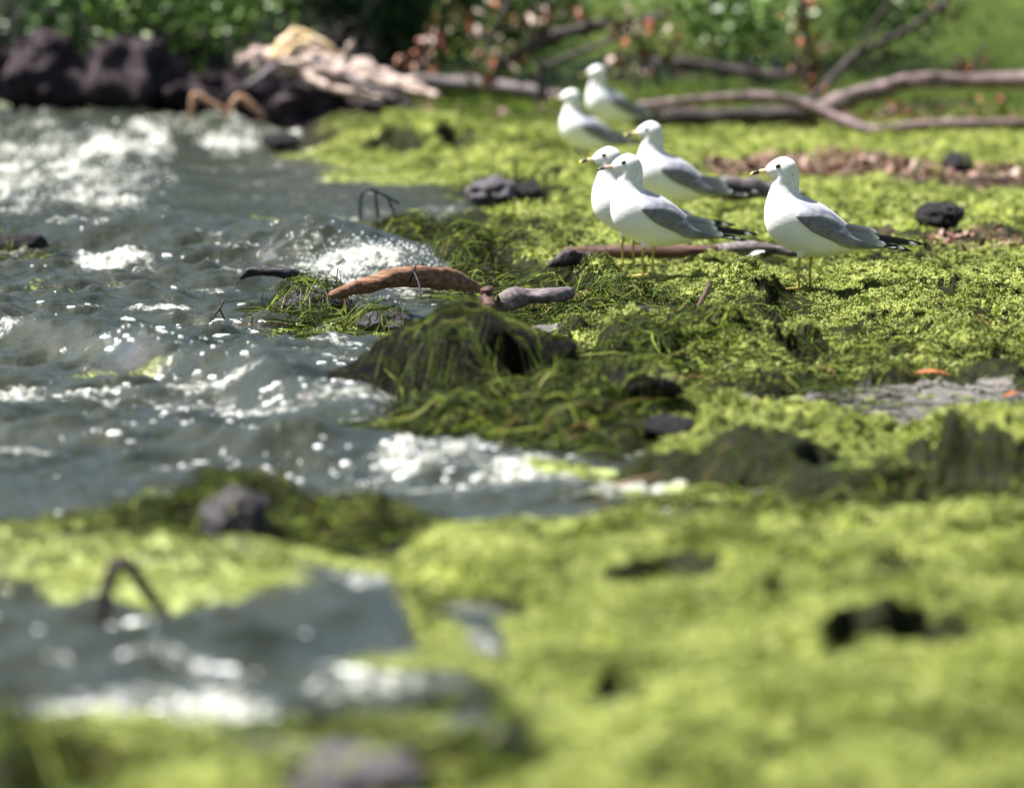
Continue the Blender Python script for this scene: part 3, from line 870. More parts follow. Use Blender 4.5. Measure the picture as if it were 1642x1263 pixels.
limb('post_twig', [(826, 290, 21.2, 2.5), (826, 252, 21.2, 2)], M['browntwig'], 'thin upright twig behind the grey rounded rock', 'twig', seg=6)

# fallen branches behind the gulls
limb('long_branch', [(1020, 172, 27.6, 7), (1090, 164, 27.6, 7), (1160, 157, 27.6, 8), (1240, 157, 27.6, 9), (1290, 168, 27.6, 9), (1340, 188, 27.5, 8), (1398, 208, 27.3, 8), (1440, 204, 27.3, 8), (1540, 199, 27.3, 8), (1700, 198, 27.3, 8)],
     M['branch'], 'long thin mauve branch winding along the ground behind the gulls', 'branch', wob=.2, seed=20)
limb('thick_branch', [(1270, 196, 28.2, 15), (1320, 176, 28.2, 16), (1375, 156, 28.2, 16), (1430, 138, 28.2, 14), (1480, 129, 28.2, 13), (1560, 130, 28.2, 13), (1700, 126, 28.2, 13)],
     M['branch'], 'thicker grey branch arching above the long thin branch', 'branch', wob=.2, seed=21)
limb('dark_log', [(1010, 192, 28.0, 12), (1090, 188, 28.0, 15), (1170, 188, 28.0, 15), (1250, 184, 28.0, 14), (1310, 182, 28.0, 8)], M['darkbark'],
     'dark straight log lying in shade under the long thin branch', 'log', wob=.2, seed=22)
limb('back_branch', [(1080, 98, 32.5, 7), (1130, 106, 32.5, 9), (1180, 116, 32.5, 9), (1235, 122, 32.5, 8), (1290, 122, 32.5, 6), (1320, 160, 32.5, 4)], M['darkbark'],
     'short dark branch lying on the brown leaf litter at the back', 'branch', wob=.2, seed=23)
sn = limb('slanting_branch', [(1290, 172, 28.8, 7), (1330, 130, 28.9, 7), (1372, 88, 29.0, 6.5), (1440, 56, 29.1, 5.5), (1500, 16, 29.3, 4.5), (1560, -40, 29.4, 3)], M['darkbark'],
          'thin bare branch slanting up from the fallen wood', 'branch', seg=8, wob=.2, seed=24)
limb('side_branch', [(1374, 88, 29.0, 4), (1400, 40, 29.0, 3.4), (1440, -20, 29.0, 2.4)], M['darkbark'], parent=sn, seg=6)
limb('side_branch', [(1400, 80, 29.0, 3), (1450, 88, 29.0, 2.4), (1510, 92, 29.0, 2)], M['darkbark'], parent=sn, seg=6)
limb('ground_stick', [(1470, 292, 22.4, 4), (1560, 288, 22.4, 4.5), (1700, 286, 22.4, 4)], M['darkbark'], 'thin straight stick on the ground below the long branch', 'stick', seg=8, seed=25)

# bleached log on the left bank
pl = empty('bleached_log', at(560, 150, 29.2))
tag(pl, 'big bleached pinkish log with a splintered cream stump end on the bank', 'log')
limb('log', [(380, 98, 29.6, 9), (420, 96, 29.6, 14), (480, 102, 29.5, 19), (540, 112, 29.4, 20), (600, 124, 29.3, 15), (650, 138, 29.2, 11), (704, 154, 29.0, 4)], M['palewood'], parent=pl, wob=.5, seed=26, seg=20, sub=10)
limb('log', [(400, 86, 29.7, 8), (450, 88, 29.65, 13), (510, 92, 29.6, 15), (570, 104, 29.5, 13), (625, 122, 29.4, 8)], M['palewood'], parent=pl, wob=.5, seed=126, seg=18, sub=10)
limb('stump', [(442, 96, 29.5, 13), (460, 72, 29.5, 13), (475, 47, 29.5, 4)], M['creamwood'], parent=pl, wob=.4, seed=27, sub=8)
limb('splinter', [(474, 49, 29.45, 3), (492, 60, 29.45, 8), (520, 76, 29.45, 7), (546, 92, 29.45, 5)], M['creamwood'], parent=pl, wob=.4, seed=28, sub=8)
limb('splinter', [(456, 92, 29.4, 5), (474, 74, 29.4, 7), (500, 66, 29.4, 5)], M['creamwood'], parent=pl, wob=.4, seed=128, sub=8)
limb('knot', [(548, 102, 29.2, 9), (560, 80, 29.2, 7), (567, 66, 29.2, 3)], M['palewood'], parent=pl, wob=.5, seed=29)
limb('root', [(490, 116, 29.2, 7), (524, 138, 29.0, 6), (560, 148, 28.9, 6), (612, 158, 28.9, 4)], M['palewood'], parent=pl, wob=.5, seed=30, sub=8)
limb('root', [(440, 104, 29.2, 6), (420, 122, 29.0, 5), (396, 138, 28.9, 4)], M['greywood'], parent=pl, wob=.4, seed=130)
limb('root', [(560, 122, 29.1, 6), (590, 142, 28.95, 5), (640, 160, 28.9, 3)], M['greywood'], parent=pl, wob=.4, seed=131)
limb('grey_log', [(660, 128, 29.6, 8), (720, 132, 29.6, 11), (790, 138, 29.5, 11), (860, 148, 29.4, 11), (930, 158, 29.3, 9)], M['greywood'], 'straight grey log lying between the bleached log and the far gulls', 'log', wob=.2, seed=31)

# ------------------------------------------------------------------ leaves
def leaf_mesh(L=.05, W=.022, fold=.3):
    v = [(0, 0, 0), (L * .3, W * .8, fold * W), (L * .65, W * .75, fold * W), (L, 0, -.15 * L), (L * .65, -W * .75, fold * W), (L * .3, -W * .8, fold * W), (L * .5, 0, 0)]
    f = [(0, 6, 1), (1, 6, 2), (2, 6, 3), (3, 6, 4), (4, 6, 5), (5, 6, 0)]
    me = bpy.data.meshes.new('leaf'); me.from_pydata(v, [], f); me.update()
    return me

def leaf_variants(mats, L):
    out = []
    for m in mats:
        for k in range(2):
            me = leaf_mesh(L * (1 + .3 * k), L * (.42 - .1 * k), .35)
            me.materials.append(m); out.append(me)
    return out

def dead_shrub(name, label, stems, blobs, mats, L, cat='shrub', bark=None, count=1.0):
    base = at(*stems[0][0][:3])
    root = empty(name, base)
    tag(root, label, cat)
    for k, s in enumerate(stems):
        limb('stem', s, bark or M['darkbark'], parent=root, seg=8, wob=.2, seed=40 + k)
    vs = leaf_variants(mats, L)
    for (px, py, d, rx, ry, n) in blobs:
        for _ in range(int(n * count)):
            while True:
                a, b, c = (random.uniform(-1, 1) for _ in range(3))
                if a * a + b * b + c * c < 1: break
            p = at(px + a * rx, py + b * ry, d) + Vector((0, c * rx * d / F * .8, 0)) - base
            o = bpy.data.objects.new('leaf', random.choice(vs)); COL.objects.link(o)
            o.parent = root; o.location = p
            o.rotation_euler = (random.uniform(-.6, .6), random.uniform(.2, 1.6), random.uniform(0, 6.28))
            s = random.uniform(.7, 1.3); o.scale = (s, s, s)
    return root

dead_shrub('leafy_bough', 'fallen bough hung with withered olive and brown leaves behind the far gulls',
           [[(866, 165, 29.2, 6), (866, 110, 29.2, 6), (862, 95, 29.2, 5)], [(790, 116, 29.3, 6), (830, 88, 29.3, 8), (880, 62, 29.3, 9), (950, 42, 29.3, 10), (1010, 40, 29.3, 8), (1075, 20, 29.3, 5)],
            [(866, 112, 29.2, 4), (920, 88, 29.2, 5), (975, 68, 29.2, 4), (1010, 50, 29.2, 3)], [(1010, 44, 29.3, 5), (1040, 90, 29.3, 4), (1060, 140, 29.3, 3)], [(760, 100, 29.3, 3), (800, 40, 29.3, 5), (830, -30, 29.3, 6)]],
           [(1020, 80, 29.2, 62, 60, 76), (960, 20, 29.4, 80, 26, 44), (800, 50, 29.4, 60, 60, 40), (780, 110, 29.2, 40, 40, 26), (870, 30, 29.5, 80, 30, 40), (1060, 30, 29.2, 40, 40, 26), (720, 20, 29.6, 60, 30, 22)],
           [M['deadleaf_olive'], M['deadleaf_olive'], M['deadleaf_red'], M['deadleaf_olive'], M['deadleaf_pale'], M['deadleaf_olive']], .056)
dead_shrub('red_leaved_spray', 'small spray of rusty red leaves above the thin end of the bleached log',
           [[(672, 130, 29.8, 3), (680, 95, 29.8, 3), (700, 60, 29.8, 2)]], [(660, 92, 29.8, 26, 18, 22), (696, 62, 29.8, 28, 22, 24), (700, 110, 29.8, 20, 14, 8)], [M['deadleaf_red'], M['deadleaf_red'], M['deadleaf_pale']], .045)
dead_shrub('withered_shrub', 'upright stem clothed in brown withered leaves beside the slanting branch',
           [[(1304, 158, 29.4, 6), (1296, 100, 29.4, 5), (1290, 40, 29.4, 5), (1284, -30, 29.4, 4)]], [(1295, 110, 29.4, 24, 34, 30), (1290, 60, 29.4, 30, 36, 34), (1285, 10, 29.4, 34, 34, 36)],
           [M['deadleaf_olive'], M['deadleaf_red'], M['deadleaf_red'], M['deadleaf_olive']], .042)
dead_shrub('leaf_tuft', 'tuft of dark brown leaves on twigs above the thicker grey branch', [[(1560, 130, 29.2, 3), (1565, 100, 29.2, 3), (1580, 70, 29.2, 2)]],
           [(1560, 100, 29.2, 34, 18, 26), (1525, 10, 29.3, 28, 24, 18)], [M['deadleaf_olive'], M['deadleaf_red'], M['bankrock']], .045)
dead_shrub('ground_twigs', 'dead twigs with brown leaves lying between the two long branches', [[(1400, 188, 27.9, 3), (1470, 170, 27.9, 3), (1560, 165, 27.9, 2)]],
           [(1470, 168, 27.9, 80, 18, 40), (1600, 160, 27.9, 50, 16, 22), (1330, 140, 28.3, 30, 14, 12)], [M['deadleaf_olive'], M['darkbark'], M['deadleaf_red']], .04)

def crown_mesh(blobs, n, L, seed, base):
    r = np.random.default_rng(seed)
    w = np.array([b[3] * b[4] * b[5] for b in blobs]); w = w / w.sum()
    pick = r.choice(len(blobs), n, p=w)
    B = np.array(blobs)[pick]
    # leaves gather in clumps inside each lobe
    nc = max(8, n // 45)
    cp = r.choice(len(blobs), nc, p=w)
    cd = r.normal(size=(nc, 3)); cd /= np.linalg.norm(cd, axis=1)[:, None]
    CB = np.array(blobs)[cp]
    cc = CB[:, :3] + cd * CB[:, 3:6] * r.uniform(.45, 1.0, (nc, 1))
    ci = r.integers(0, nc, n)
    pos = cc[ci] + r.normal(size=(n, 3)) * L * 2.2
    d = r.normal(size=(n, 3)); d[:, 2] = d[:, 2] * .5 - .3; d /= np.linalg.norm(d, axis=1)[:, None]
    side = np.cross(d, r.normal(size=(n, 3))); side /= np.linalg.norm(side, axis=1)[:, None] + 1e-9
    l = L * r.uniform(.7, 1.3, (n, 1))
    nrm = np.cross(d, side)
    p0 = pos; p1 = pos + d * l * .5 + side * l * .34 + nrm * l * .08; p2 = pos + d * l; p3 = pos + d * l * .5 - side * l * .34 + nrm * l * .08
    co = np.stack([p0, p1, p2, p3], 1).reshape(-1, 3) - np.array(base)
    i = np.arange(n)[:, None] * 4
    f = np.concatenate([np.concatenate([i, i + 1, i + 2], 1), np.concatenate([i, i + 2, i + 3], 1)])
    me = npmesh('crown', co, f)
    t = np.clip(r.normal(.45, .22, n), 0, 1)
    attr(me, 'tint', np.repeat(t, 4))
    return me

def bush(name, label, cat, base, blobs, n, L, mat, seed, trunk=None, group=None):
    root = empty(name, base); tag(root, label, cat, group)
    c = link('crown', crown_mesh(blobs, n, L, seed, base), mat, root, smooth=False)
    c['kind'] = 'stuff'
    for k, (pts, rad) in enumerate(trunk or []):
        link('trunk' if k == 0 else 'limb', tube_mesh([Vector(p) - Vector(base) for p in pts], rad, 10, 4, .12, seed + k), M['darkbark'], root)
    return root

def px_blob(px, py, d, rx, ry, dep):
    p = at(px, py, d); s = d / F
    return (p.x, p.y, p.z, rx * s, dep, ry * s)

def gbase(px, d):
    p = at(px, 100, d)
    return (p.x, d, gz(p.x, d))

b = gbase(130, 33.2)
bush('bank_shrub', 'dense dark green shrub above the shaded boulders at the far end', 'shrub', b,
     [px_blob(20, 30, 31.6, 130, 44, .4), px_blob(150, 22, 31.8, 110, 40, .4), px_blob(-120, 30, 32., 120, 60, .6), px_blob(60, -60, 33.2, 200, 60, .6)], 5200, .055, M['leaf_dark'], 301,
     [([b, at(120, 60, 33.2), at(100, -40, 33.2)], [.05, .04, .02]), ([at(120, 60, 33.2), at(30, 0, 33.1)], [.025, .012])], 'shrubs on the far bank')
b = gbase(360, 33.4)
bush('bank_shrub', 'bright green leafy shrub hanging over the boulders beside the bleached log', 'shrub', b,
     [px_blob(330, 34, 31.7, 120, 44, .4), px_blob(400, 20, 31.6, 70, 50, .4), px_blob(230, 22, 31.6, 80, 45, .4), px_blob(340, -60, 33.2, 180, 60, .6)], 4800, .058, M['leaf_light'], 302,
     [([b, at(350, 60, 33.3), at(360, -40, 33.2)], [.05, .04, .02]), ([at(350, 60, 33.3), at(430, 0, 32.9)], [.025, .012])], 'shrubs on the far bank')
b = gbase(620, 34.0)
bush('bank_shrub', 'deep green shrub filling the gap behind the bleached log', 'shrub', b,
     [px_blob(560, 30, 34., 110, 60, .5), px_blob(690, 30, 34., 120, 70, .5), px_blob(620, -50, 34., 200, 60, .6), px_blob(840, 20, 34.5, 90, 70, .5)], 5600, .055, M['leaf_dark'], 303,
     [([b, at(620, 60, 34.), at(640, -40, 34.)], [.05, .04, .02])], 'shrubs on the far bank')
b = gbase(1160, 33.6)
bush('sapling', 'small sapling with sunlit pale green leaves beside the withered bough', 'shrub', b,
     [px_blob(1150, 40, 33.5, 60, 44, .3), px_blob(1200, 10, 33.5, 50, 50, .3), px_blob(1110, -10, 33.6, 60, 40, .3), px_blob(1230, 40, 33.6, 40, 30, .3)], 1300, .06, M['leaf_light'], 304,
     [([b, at(1165, 60, 33.6), at(1180, -20, 33.6)], [.02, .015, .008])])
b = gbase(1420, 36)
bush('sapling', 'low green sapling behind the slanting branch on the lawn', 'shrub', b,
     [px_blob(1420, 10, 36, 70, 30, .4), px_blob(1350, 30, 36, 50, 26, .3), px_blob(1480, 20, 36, 40, 24, .3)], 1000, .06, M['leaf_light'], 305, [([b, at(1420, 30, 36), at(1430, -20, 36)], [.02, .015, .008])])
# trees whose crowns shade the bank, standing above the shrubs
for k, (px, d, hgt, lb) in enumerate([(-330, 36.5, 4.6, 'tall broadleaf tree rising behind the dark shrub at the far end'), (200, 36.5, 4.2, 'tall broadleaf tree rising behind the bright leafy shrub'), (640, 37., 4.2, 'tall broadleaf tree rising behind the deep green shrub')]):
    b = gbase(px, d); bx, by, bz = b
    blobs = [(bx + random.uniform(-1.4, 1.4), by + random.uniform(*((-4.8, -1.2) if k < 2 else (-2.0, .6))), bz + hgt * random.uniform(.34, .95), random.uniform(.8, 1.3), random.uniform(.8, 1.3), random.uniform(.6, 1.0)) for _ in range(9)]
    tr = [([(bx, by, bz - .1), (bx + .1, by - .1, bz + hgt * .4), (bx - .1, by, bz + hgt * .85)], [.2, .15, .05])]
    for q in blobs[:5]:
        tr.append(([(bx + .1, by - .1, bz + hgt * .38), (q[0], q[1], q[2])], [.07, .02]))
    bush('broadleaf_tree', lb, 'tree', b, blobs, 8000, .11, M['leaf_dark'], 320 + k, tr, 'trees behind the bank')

# ------------------------------------------------------------------ gulls
ZS = 2807.0
def L2(x, y): return ((x - 530) / ZS, (1098 - y) / ZS)

STN = [((226, 196), (238, 228), .007), ((240, 178), (246, 243), .0145), ((265, 153), (262, 257), .0215), ((312, 124), (282, 268), .0275), ((370, 110), (288, 276), .0315), ((437, 138), (284, 292), .0335),
       ((474, 200), (274, 316), .0335), ((484, 280), (256, 356), .0325), ((480, 345), (234, 430), .0385), ((494, 392), (220, 520), .051), ((560, 424), (226, 612), .0625),
       ((650, 462), (262, 697), .0685), ((738, 522), (345, 772), .068), ((818, 592), (470, 838), .062), ((895, 652), (620, 862), .053), ((975, 700), (780, 846), .042),
       ((1060, 742), (930, 815), .033), ((1140, 770), (1080, 802), .030), ((1215, 786), (1205, 796), .031)]

def body_rings(nr=64, seg=28):
    arr = np.array([[*L2(*t), *L2(*b_), w] for t, b_, w in STN])
    n = len(arr); out = []
    for s in np.linspace(0, n - 1, nr):
        i = min(int(s), n - 2); t = s - i
        a, b_, c, d = arr[max(i - 1, 0)], arr[i], arr[i + 1], arr[min(i + 2, n - 1)]
        out.append(.5 * (2 * b_ + (c - a) * t + (2 * a - 5 * b_ + 4 * c - d) * t * t + (3 * b_ - a - 3 * c + d) * t ** 3))
    return np.array(out)

RINGS = body_rings()
def gull_body_mesh():
    seg = 28
    verts, faces, mantle, streak = [], [], [], []
    nr = len(RINGS)
    for i, (tx, tz, bx, bz, w) in enumerate(RINGS):
        cx, cz = (tx + bx) / 2, (tz + bz) / 2
        hx, hz = (tx - bx) / 2, (tz - bz) / 2
        s = i / (nr - 1) * (len(STN) - 1)
        for k in range(seg):
            th = 2 * math.pi * k / seg
            c, sn_ = math.cos(th), math.sin(th)        # c = +1 top
            wy = w * (abs(sn_) ** .92) * (1 if sn_ >= 0 else -1)
            verts.append((cx + hx * c, wy, cz + hz * c))
            mantle.append(float(sst(8.6, 9.8, np.array(s)) * sst(.25, .62, np.array(c)) * sst(16.2, 15.4, np.array(s))))
            streak.append(float(sst(4.2, 6.0, np.array(s)) * sst(9.6, 8.0, np.array(s)) * sst(-.45, .5, np.array(c)) + .35 * sst(2.6, 3.4, np.array(s)) * sst(4.8, 3.8, np.array(s)) * sst(.9, .3, np.array(c)) * sst(-.5, .1, np.array(c))))
    for i in range(nr - 1):
        for k in range(seg):
            faces.append((i * seg + k, (i + 1) * seg + k, (i + 1) * seg + (k + 1) % seg, i * seg + (k + 1) % seg))
    faces.append(tuple(range(seg))); faces.append(tuple(range((nr - 1) * seg + seg - 1, (nr - 1) * seg - 1, -1)))
    me = bpy.data.meshes.new('gull_body'); me.from_pydata(verts, [], faces); me.update()
    bm = bmesh.new(); bm.from_mesh(me); bmesh.ops.recalc_face_normals(bm, faces=bm.faces); bm.to_mesh(me); bm.free()
    attr(me, 'mantle', mantle); attr(me, 'streak', streak)
    return me, np.array(verts)

BODY_ME, BV = gull_body_mesh()
_bs = BV[BV[:, 1] > .0005]
def body_y(x, z):
    d = (_bs[:, 0] - x) ** 2 + (_bs[:, 2] - z) ** 2
    i = np.argsort(d)[:6]
    w = 1 / (d[i] + 2e-6)
    return float((_bs[i, 1] * w).sum() / w.sum()), float(math.sqrt(d[i[0]]))

WT = [(442, 548), (475, 512), (540, 492), (630, 492), (720, 524), (800, 588), (880, 648), (960, 696), (1045, 735), (1120, 775)]
WB = [(446, 556), (490, 604), (560, 664), (640, 704), (720, 736), (790, 782), (860, 802), (940, 806), (1040, 803), (1126, 796)]
def wing_mesh(side):
    nu, nv = 40, 18
    T = np.array([L2(*p) for p in WT]); Bm = np.array([L2(*p) for p in WB])
    us = np.linspace(0, len(WT) - 1, nu)
    verts = []; edge = []
    G = np.zeros((nu, nv, 3))
    for i, u in enumerate(us):
        k = min(int(u), len(WT) - 2); t = u - k
        a = T[k] * (1 - t) + T[k + 1] * t; b_ = Bm[k] * (1 - t) + Bm[k + 1] * t
        for j in range(nv):
            v = j / (nv - 1)
            p = a * (1 - v) + b_ * v
            y, dd = body_y(p[0], p[1])
            y = max(y, .030 - .014 * u / 9)
            uu = u / 9
            bul = .010 * math.sin(math.pi * min(1, max(0, .12 + .8 * v))) * math.sin(math.pi * min(1, .1 + .9 * uu)) ** .6
            # scapular lobe over the coverts
            bul += .0055 * math.exp(-(((uu - .36) / .2) ** 2 + ((v - .18) / .24) ** 2))
            bul += .0035 * (1 - ((v * 3.0 + uu * 1.2) % 1.0)) * sst(0, .15, np.array(v)) * sst(.12, .3, np.array(uu))
            G[i, j] = (p[0], y + .0045 + bul, p[1])
    # smooth the lateral coordinate
    for _ in range(3):
        y = G[:, :, 1]; y2 = y.copy()
        y2[1:-1] = (y[:-2] + 2 * y[1:-1] + y[2:]) / 4
        G[:, :, 1] = y2
    # rim turned in to meet the body
    rim = np.zeros((nu, nv))
    for i in range(nu):
        for j in range(nv):
            e = min(i, nu - 1 - i, j, nv - 1 - j)
            if e == 0: G[i, j, 1] -= .009
    G[:, :, 1] *= side
    pos = np.clip(us / 9, 0, 1)
    edgea = np.array([[sst(.80, 1.0, np.array(j / (nv - 1))) * sst(.42, .55, np.array(pos[i])) for j in range(nv)] for i in range(nu)])
    f = grid_faces(nu, nv)
    if side > 0: f = f[:, ::-1]
    me = npmesh('wing', G.reshape(-1, 3), f)
    attr(me, 'edge', edgea)
    return me

def blade_mesh(p0, p1, w0, w1, y0, y1, side, camber=.004, round_=.25, tipz=0):
    """a feather from p0 to p1 (zoom coordinates), lying in a near-vertical plane"""
    a = np.array(L2(*p0)); b_ = np.array(L2(*p1)); n = 14
    d = (b_ - a) / np.linalg.norm(b_ - a); nn = np.array([-d[1], d[0]])
    verts, faces, tt = [], [], []
    for i in range(n):
        t = i / (n - 1)
        c = a * (1 - t) + b_ * t + nn * tipz * t * t
        w = (w0 * (1 - t) + w1 * t) * (1 if t < 1 - round_ else math.sqrt(max(0.02, 1 - ((t - 1 + round_) / round_) ** 2)))
        for j, q in enumerate((-1, 0, 1)):
            p = c + nn * w * q
            verts.append((p[0], side * (y0 * (1 - t) + y1 * t + (camber if q == 0 else 0)), p[1])); tt.append(t)
    for i in range(n - 1):
        for j in range(2):
            faces.append((i * 3 + j, i * 3 + j + 1, i * 3 + 4 + j, i * 3 + 3 + j))
    nv = len(verts)
    verts += [(v[0], v[1] - side * .0016, v[2]) for v in verts]; tt += tt
    faces += [tuple(nv + k for k in reversed(f)) for f in faces]
    me = bpy.data.meshes.new('feather'); me.from_pydata(verts, [], faces); me.update()
    attr(me, 'along', tt)
    return me

def m_gull_body():
    m, nt, b = mat_new('gull_plumage', .8, .15)
    t = noise_tex(nt, 330, 2, None, .6, (1, 1, .55))
    st = mathn(nt, 'MULTIPLY', getattr_node(nt, 'streak'), ramp(nt, t.outputs[0], [(.44, (0, 0, 0)), (.6, (1, 1, 1))]).outputs[0])
    c = mixc(nt, mathn(nt, 'MULTIPLY', st, .62), (.80, .80, .79), (.27, .25, .24))
    c = mixc(nt, getattr_node(nt, 'mantle'), c, (.36, .37, .42))
    nt.links.new(c, b.inputs['Base Color'])
    b.inputs['Sheen Weight'].default_value = .15
    bump(nt, b, noise_tex(nt, 90, 4, None, .6, (.5, 1, 1)).outputs[0], .25, .004)
    return m

def m_wing():
    m, nt, b = mat_new('gull_wing_grey', .7, .2)
    t = noise_tex(nt, 46, 4, None, .6, (.35, 1, 1.3))
    g = ramp(nt, t.outputs[0], [(.3, (.130, .136, .165)), (.5, (.185, .19, .225)), (.7, (.245, .25, .29))]).outputs[0]
    vo = N(nt, 'TexVoronoi'); mp = N(nt, 'Mapping'); mp.inputs['Scale'].default_value = (55, 20, 95); mp.inputs['Rotation'].default_value = (0, .55, 0)
    nt.links.new(N(nt, 'TexCoord').outputs['Object'], mp.inputs[0]); nt.links.new(mp.outputs[0], vo.inputs[0]); vo.inputs['Scale'].default_value = 1.0
    g = mixc(nt, ramp(nt, vo.outputs['Distance'], [(.35, (0, 0, 0)), (.75, (.55, .55, .55))]).outputs[0], g, (.085, .09, .11))
    c = mixc(nt, getattr_node(nt, 'edge'), g, (.42, .42, .45))
    nt.links.new(c, b.inputs['Base Color'])
    bump(nt, b, t.outputs[0], .35, .006)
    return m

def m_feather(name, stops):
    m, nt, b = mat_new(name, .55, .3)
    c = ramp(nt, getattr_node(nt, 'along'), stops)
    nt.links.new(c.outputs[0], b.inputs['Base Color'])
    return m

M['gull'] = m_gull_body(); M['wing'] = m_wing()
M['tertial'] = m_feather('tertial_feather', [(0, (.17, .175, .21)), (.72, (.24, .245, .28)), (.9, (.66, .66, .68))])
M['primary'] = m_feather('primary_feather', [(0, (.22, .22, .25)), (.12, (.02, .02, .022)), (.9, (.008, .008, .009))])
M['primary_tip'] = m_feather('primary_feather_tipped', [(0, (.22, .22, .25)), (.12, (.02, .02, .022)), (.84, (.010, .010, .011)), (.9, (.75, .75, .73))])
M['leg'] = make_plain('gull_leg', (.42, .33, .07), .5, .4, .25, 120)
M['iris'] = make_plain('gull_eye_rim', (.075, .045, .035), .3, .5, .05)
M['pupil'] = make_plain('gull_pupil', (.012, .008, .010), .12, .6, .05)

def m_bill(name, base, tip, ringc, ring_at):
    m, nt, b = mat_new(name, .35, .5)
    a, w = ring_at
    c = ramp(nt, getattr_node(nt, 'along'), [(0, base), (a - .04, base), (a, ringc), (a + w, ringc), (min(a + w + .03, .99), tip)])
    nt.links.new(c.outputs[0], b.inputs['Base Color'])
    return m
M['bill'] = m_bill('yellow_ringed_bill', (.62, .50, .22), (.72, .60, .10), (.018, .014, .014), (.50, .30))
M['bill_pink'] = m_bill('pink_black_tipped_bill', (.52, .30, .22), (.05, .035, .035), (.015, .012, .014), (.60, .36))

def bill_mesh():
    # (x, top, bottom, half width) along the bill
    st = [(246, 196, 236, .0085), (225, 199, 237, .0078), (200, 203, 238, .0066), (175, 208, 241, .0056), (152, 213, 246, .0050), (132, 221, 251, .0042), (118, 231, 253, .0030), (109, 243, 252, .0015)]
    seg = 12; verts, faces, al = [], [], []
    for i, (x, t, b_, w) in enumerate(st):
        x0, z0 = L2(x, t); _, z1 = L2(x, b_)
        for k in range(seg):
            th = 2 * math.pi * k / seg
            verts.append((x0, w * math.sin(th), (z0 + z1) / 2 + (z0 - z1) / 2 * math.cos(th))); al.append((246 - x) / 137)
    for i in range(len(st) - 1):
        for k in range(seg):
            faces.append((i * seg + k, i * seg + (k + 1) % seg, (i + 1) * seg + (k + 1) % seg, (i + 1) * seg + k))
    faces.append(tuple(range(len(st) * seg - seg, len(st) * seg)))
    me = bpy.data.meshes.new('bill'); me.from_pydata(verts, [], faces); me.update()
    attr(me, 'along', al)
    return me

def sph(r, name, sx=1, sy=1, sz=1):
    bm = bmesh.new(); bmesh.ops.create_uvsphere(bm, u_segments=14, v_segments=10, radius=r)
    for v in bm.verts: v.co = Vector((v.co.x * sx, v.co.y * sy, v.co.z * sz))
    me = bpy.data.meshes.new(name); bm.to_mesh(me); bm.free()
    return me

def foot_mesh():
    # webbed foot, toes towards -X
    tips = [(-.042, .020, .001), (-.050, 0, .001), (-.042, -.020, .001)]
    v = [(0, 0, .004), (.004, 0, .003)] + tips + [(-.030, .010, .0015), (-.030, -.010, .0015), (.010, 0, .001)]
    f = [(0, 2, 5), (0, 5, 3), (0, 3, 6), (0, 6, 4), (1, 7, 0)]
    me = bpy.data.meshes.new('foot'); me.from_pydata(v, [], f); me.update()
    bm = bmesh.new(); bm.from_mesh(me)
    for t in tips:
        r = bmesh.ops.create_cone(bm, cap_ends=True, segments=6, radius1=.0032, radius2=.0016, depth=1)
        d = Vector(t); q = d.to_track_quat('Z', 'Y')
        for vv in r['verts']:
            vv.co = q @ Vector((vv.co.x, vv.co.y, (vv.co.z + .5) * d.length))
    bm.to_mesh(me); bm.free()
    return me

WING_ME = {s: wing_mesh(s) for s in (1, -1)}
BILL_ME = bill_mesh(); FOOT_ME = foot_mesh()
EYE_ME = sph(.0072, 'eye', 1.15, .55, .85); PUP_ME = sph(.0050, 'pupil', 1, .62, 1.0)
LEG_ME = tube_mesh([(0.006, 0, .098), (.003, 0, .082), (-.001, 0, .050), (0, 0, .024), (0, 0, 0)], [.0075, .0045, .0042, .0038, .0044], 10, 5, .04, 3)
TIB_ME = tube_mesh([(0.010, 0, .118), (.005, 0, .094), (.003, 0, .083)], [.020, .0105, .0048], 10, 5, .03, 4)
FEATH = {}
for s in (1, -1):
    FEATH[s] = [
        ('tertial', blade_mesh((820, 640), (1062, 676), .0105, .0085, .046, .030, s, .004), 'tertial'),
        ('tertial', blade_mesh((850, 690), (1080, 720), .0110, .0095, .048, .033, s, .004), 'tertial'),
        ('tertial', blade_mesh((830, 730), (1128, 768), .0120, .0100, .050, .034, s, .004), 'tertial'),
        ('primary_feather', blade_mesh((930, 690), (1432, 772), .0075, .0050, .030, .010 , s, .002), 'primary'),
        ('primary_feather', blade_mesh((930, 705), (1370, 768), .0080, .0055, .032, .014, s, .002), 'primary_tip'),
        ('primary_feather', blade_mesh((930, 735), (1322, 816), .0075, .0055, .034, .020, s, .002), 'primary'),
        ('primary_feather', blade_mesh((930, 745), (1270, 800), .0080, .0060, .036, .024, s, .002), 'primary_tip'),
    ]

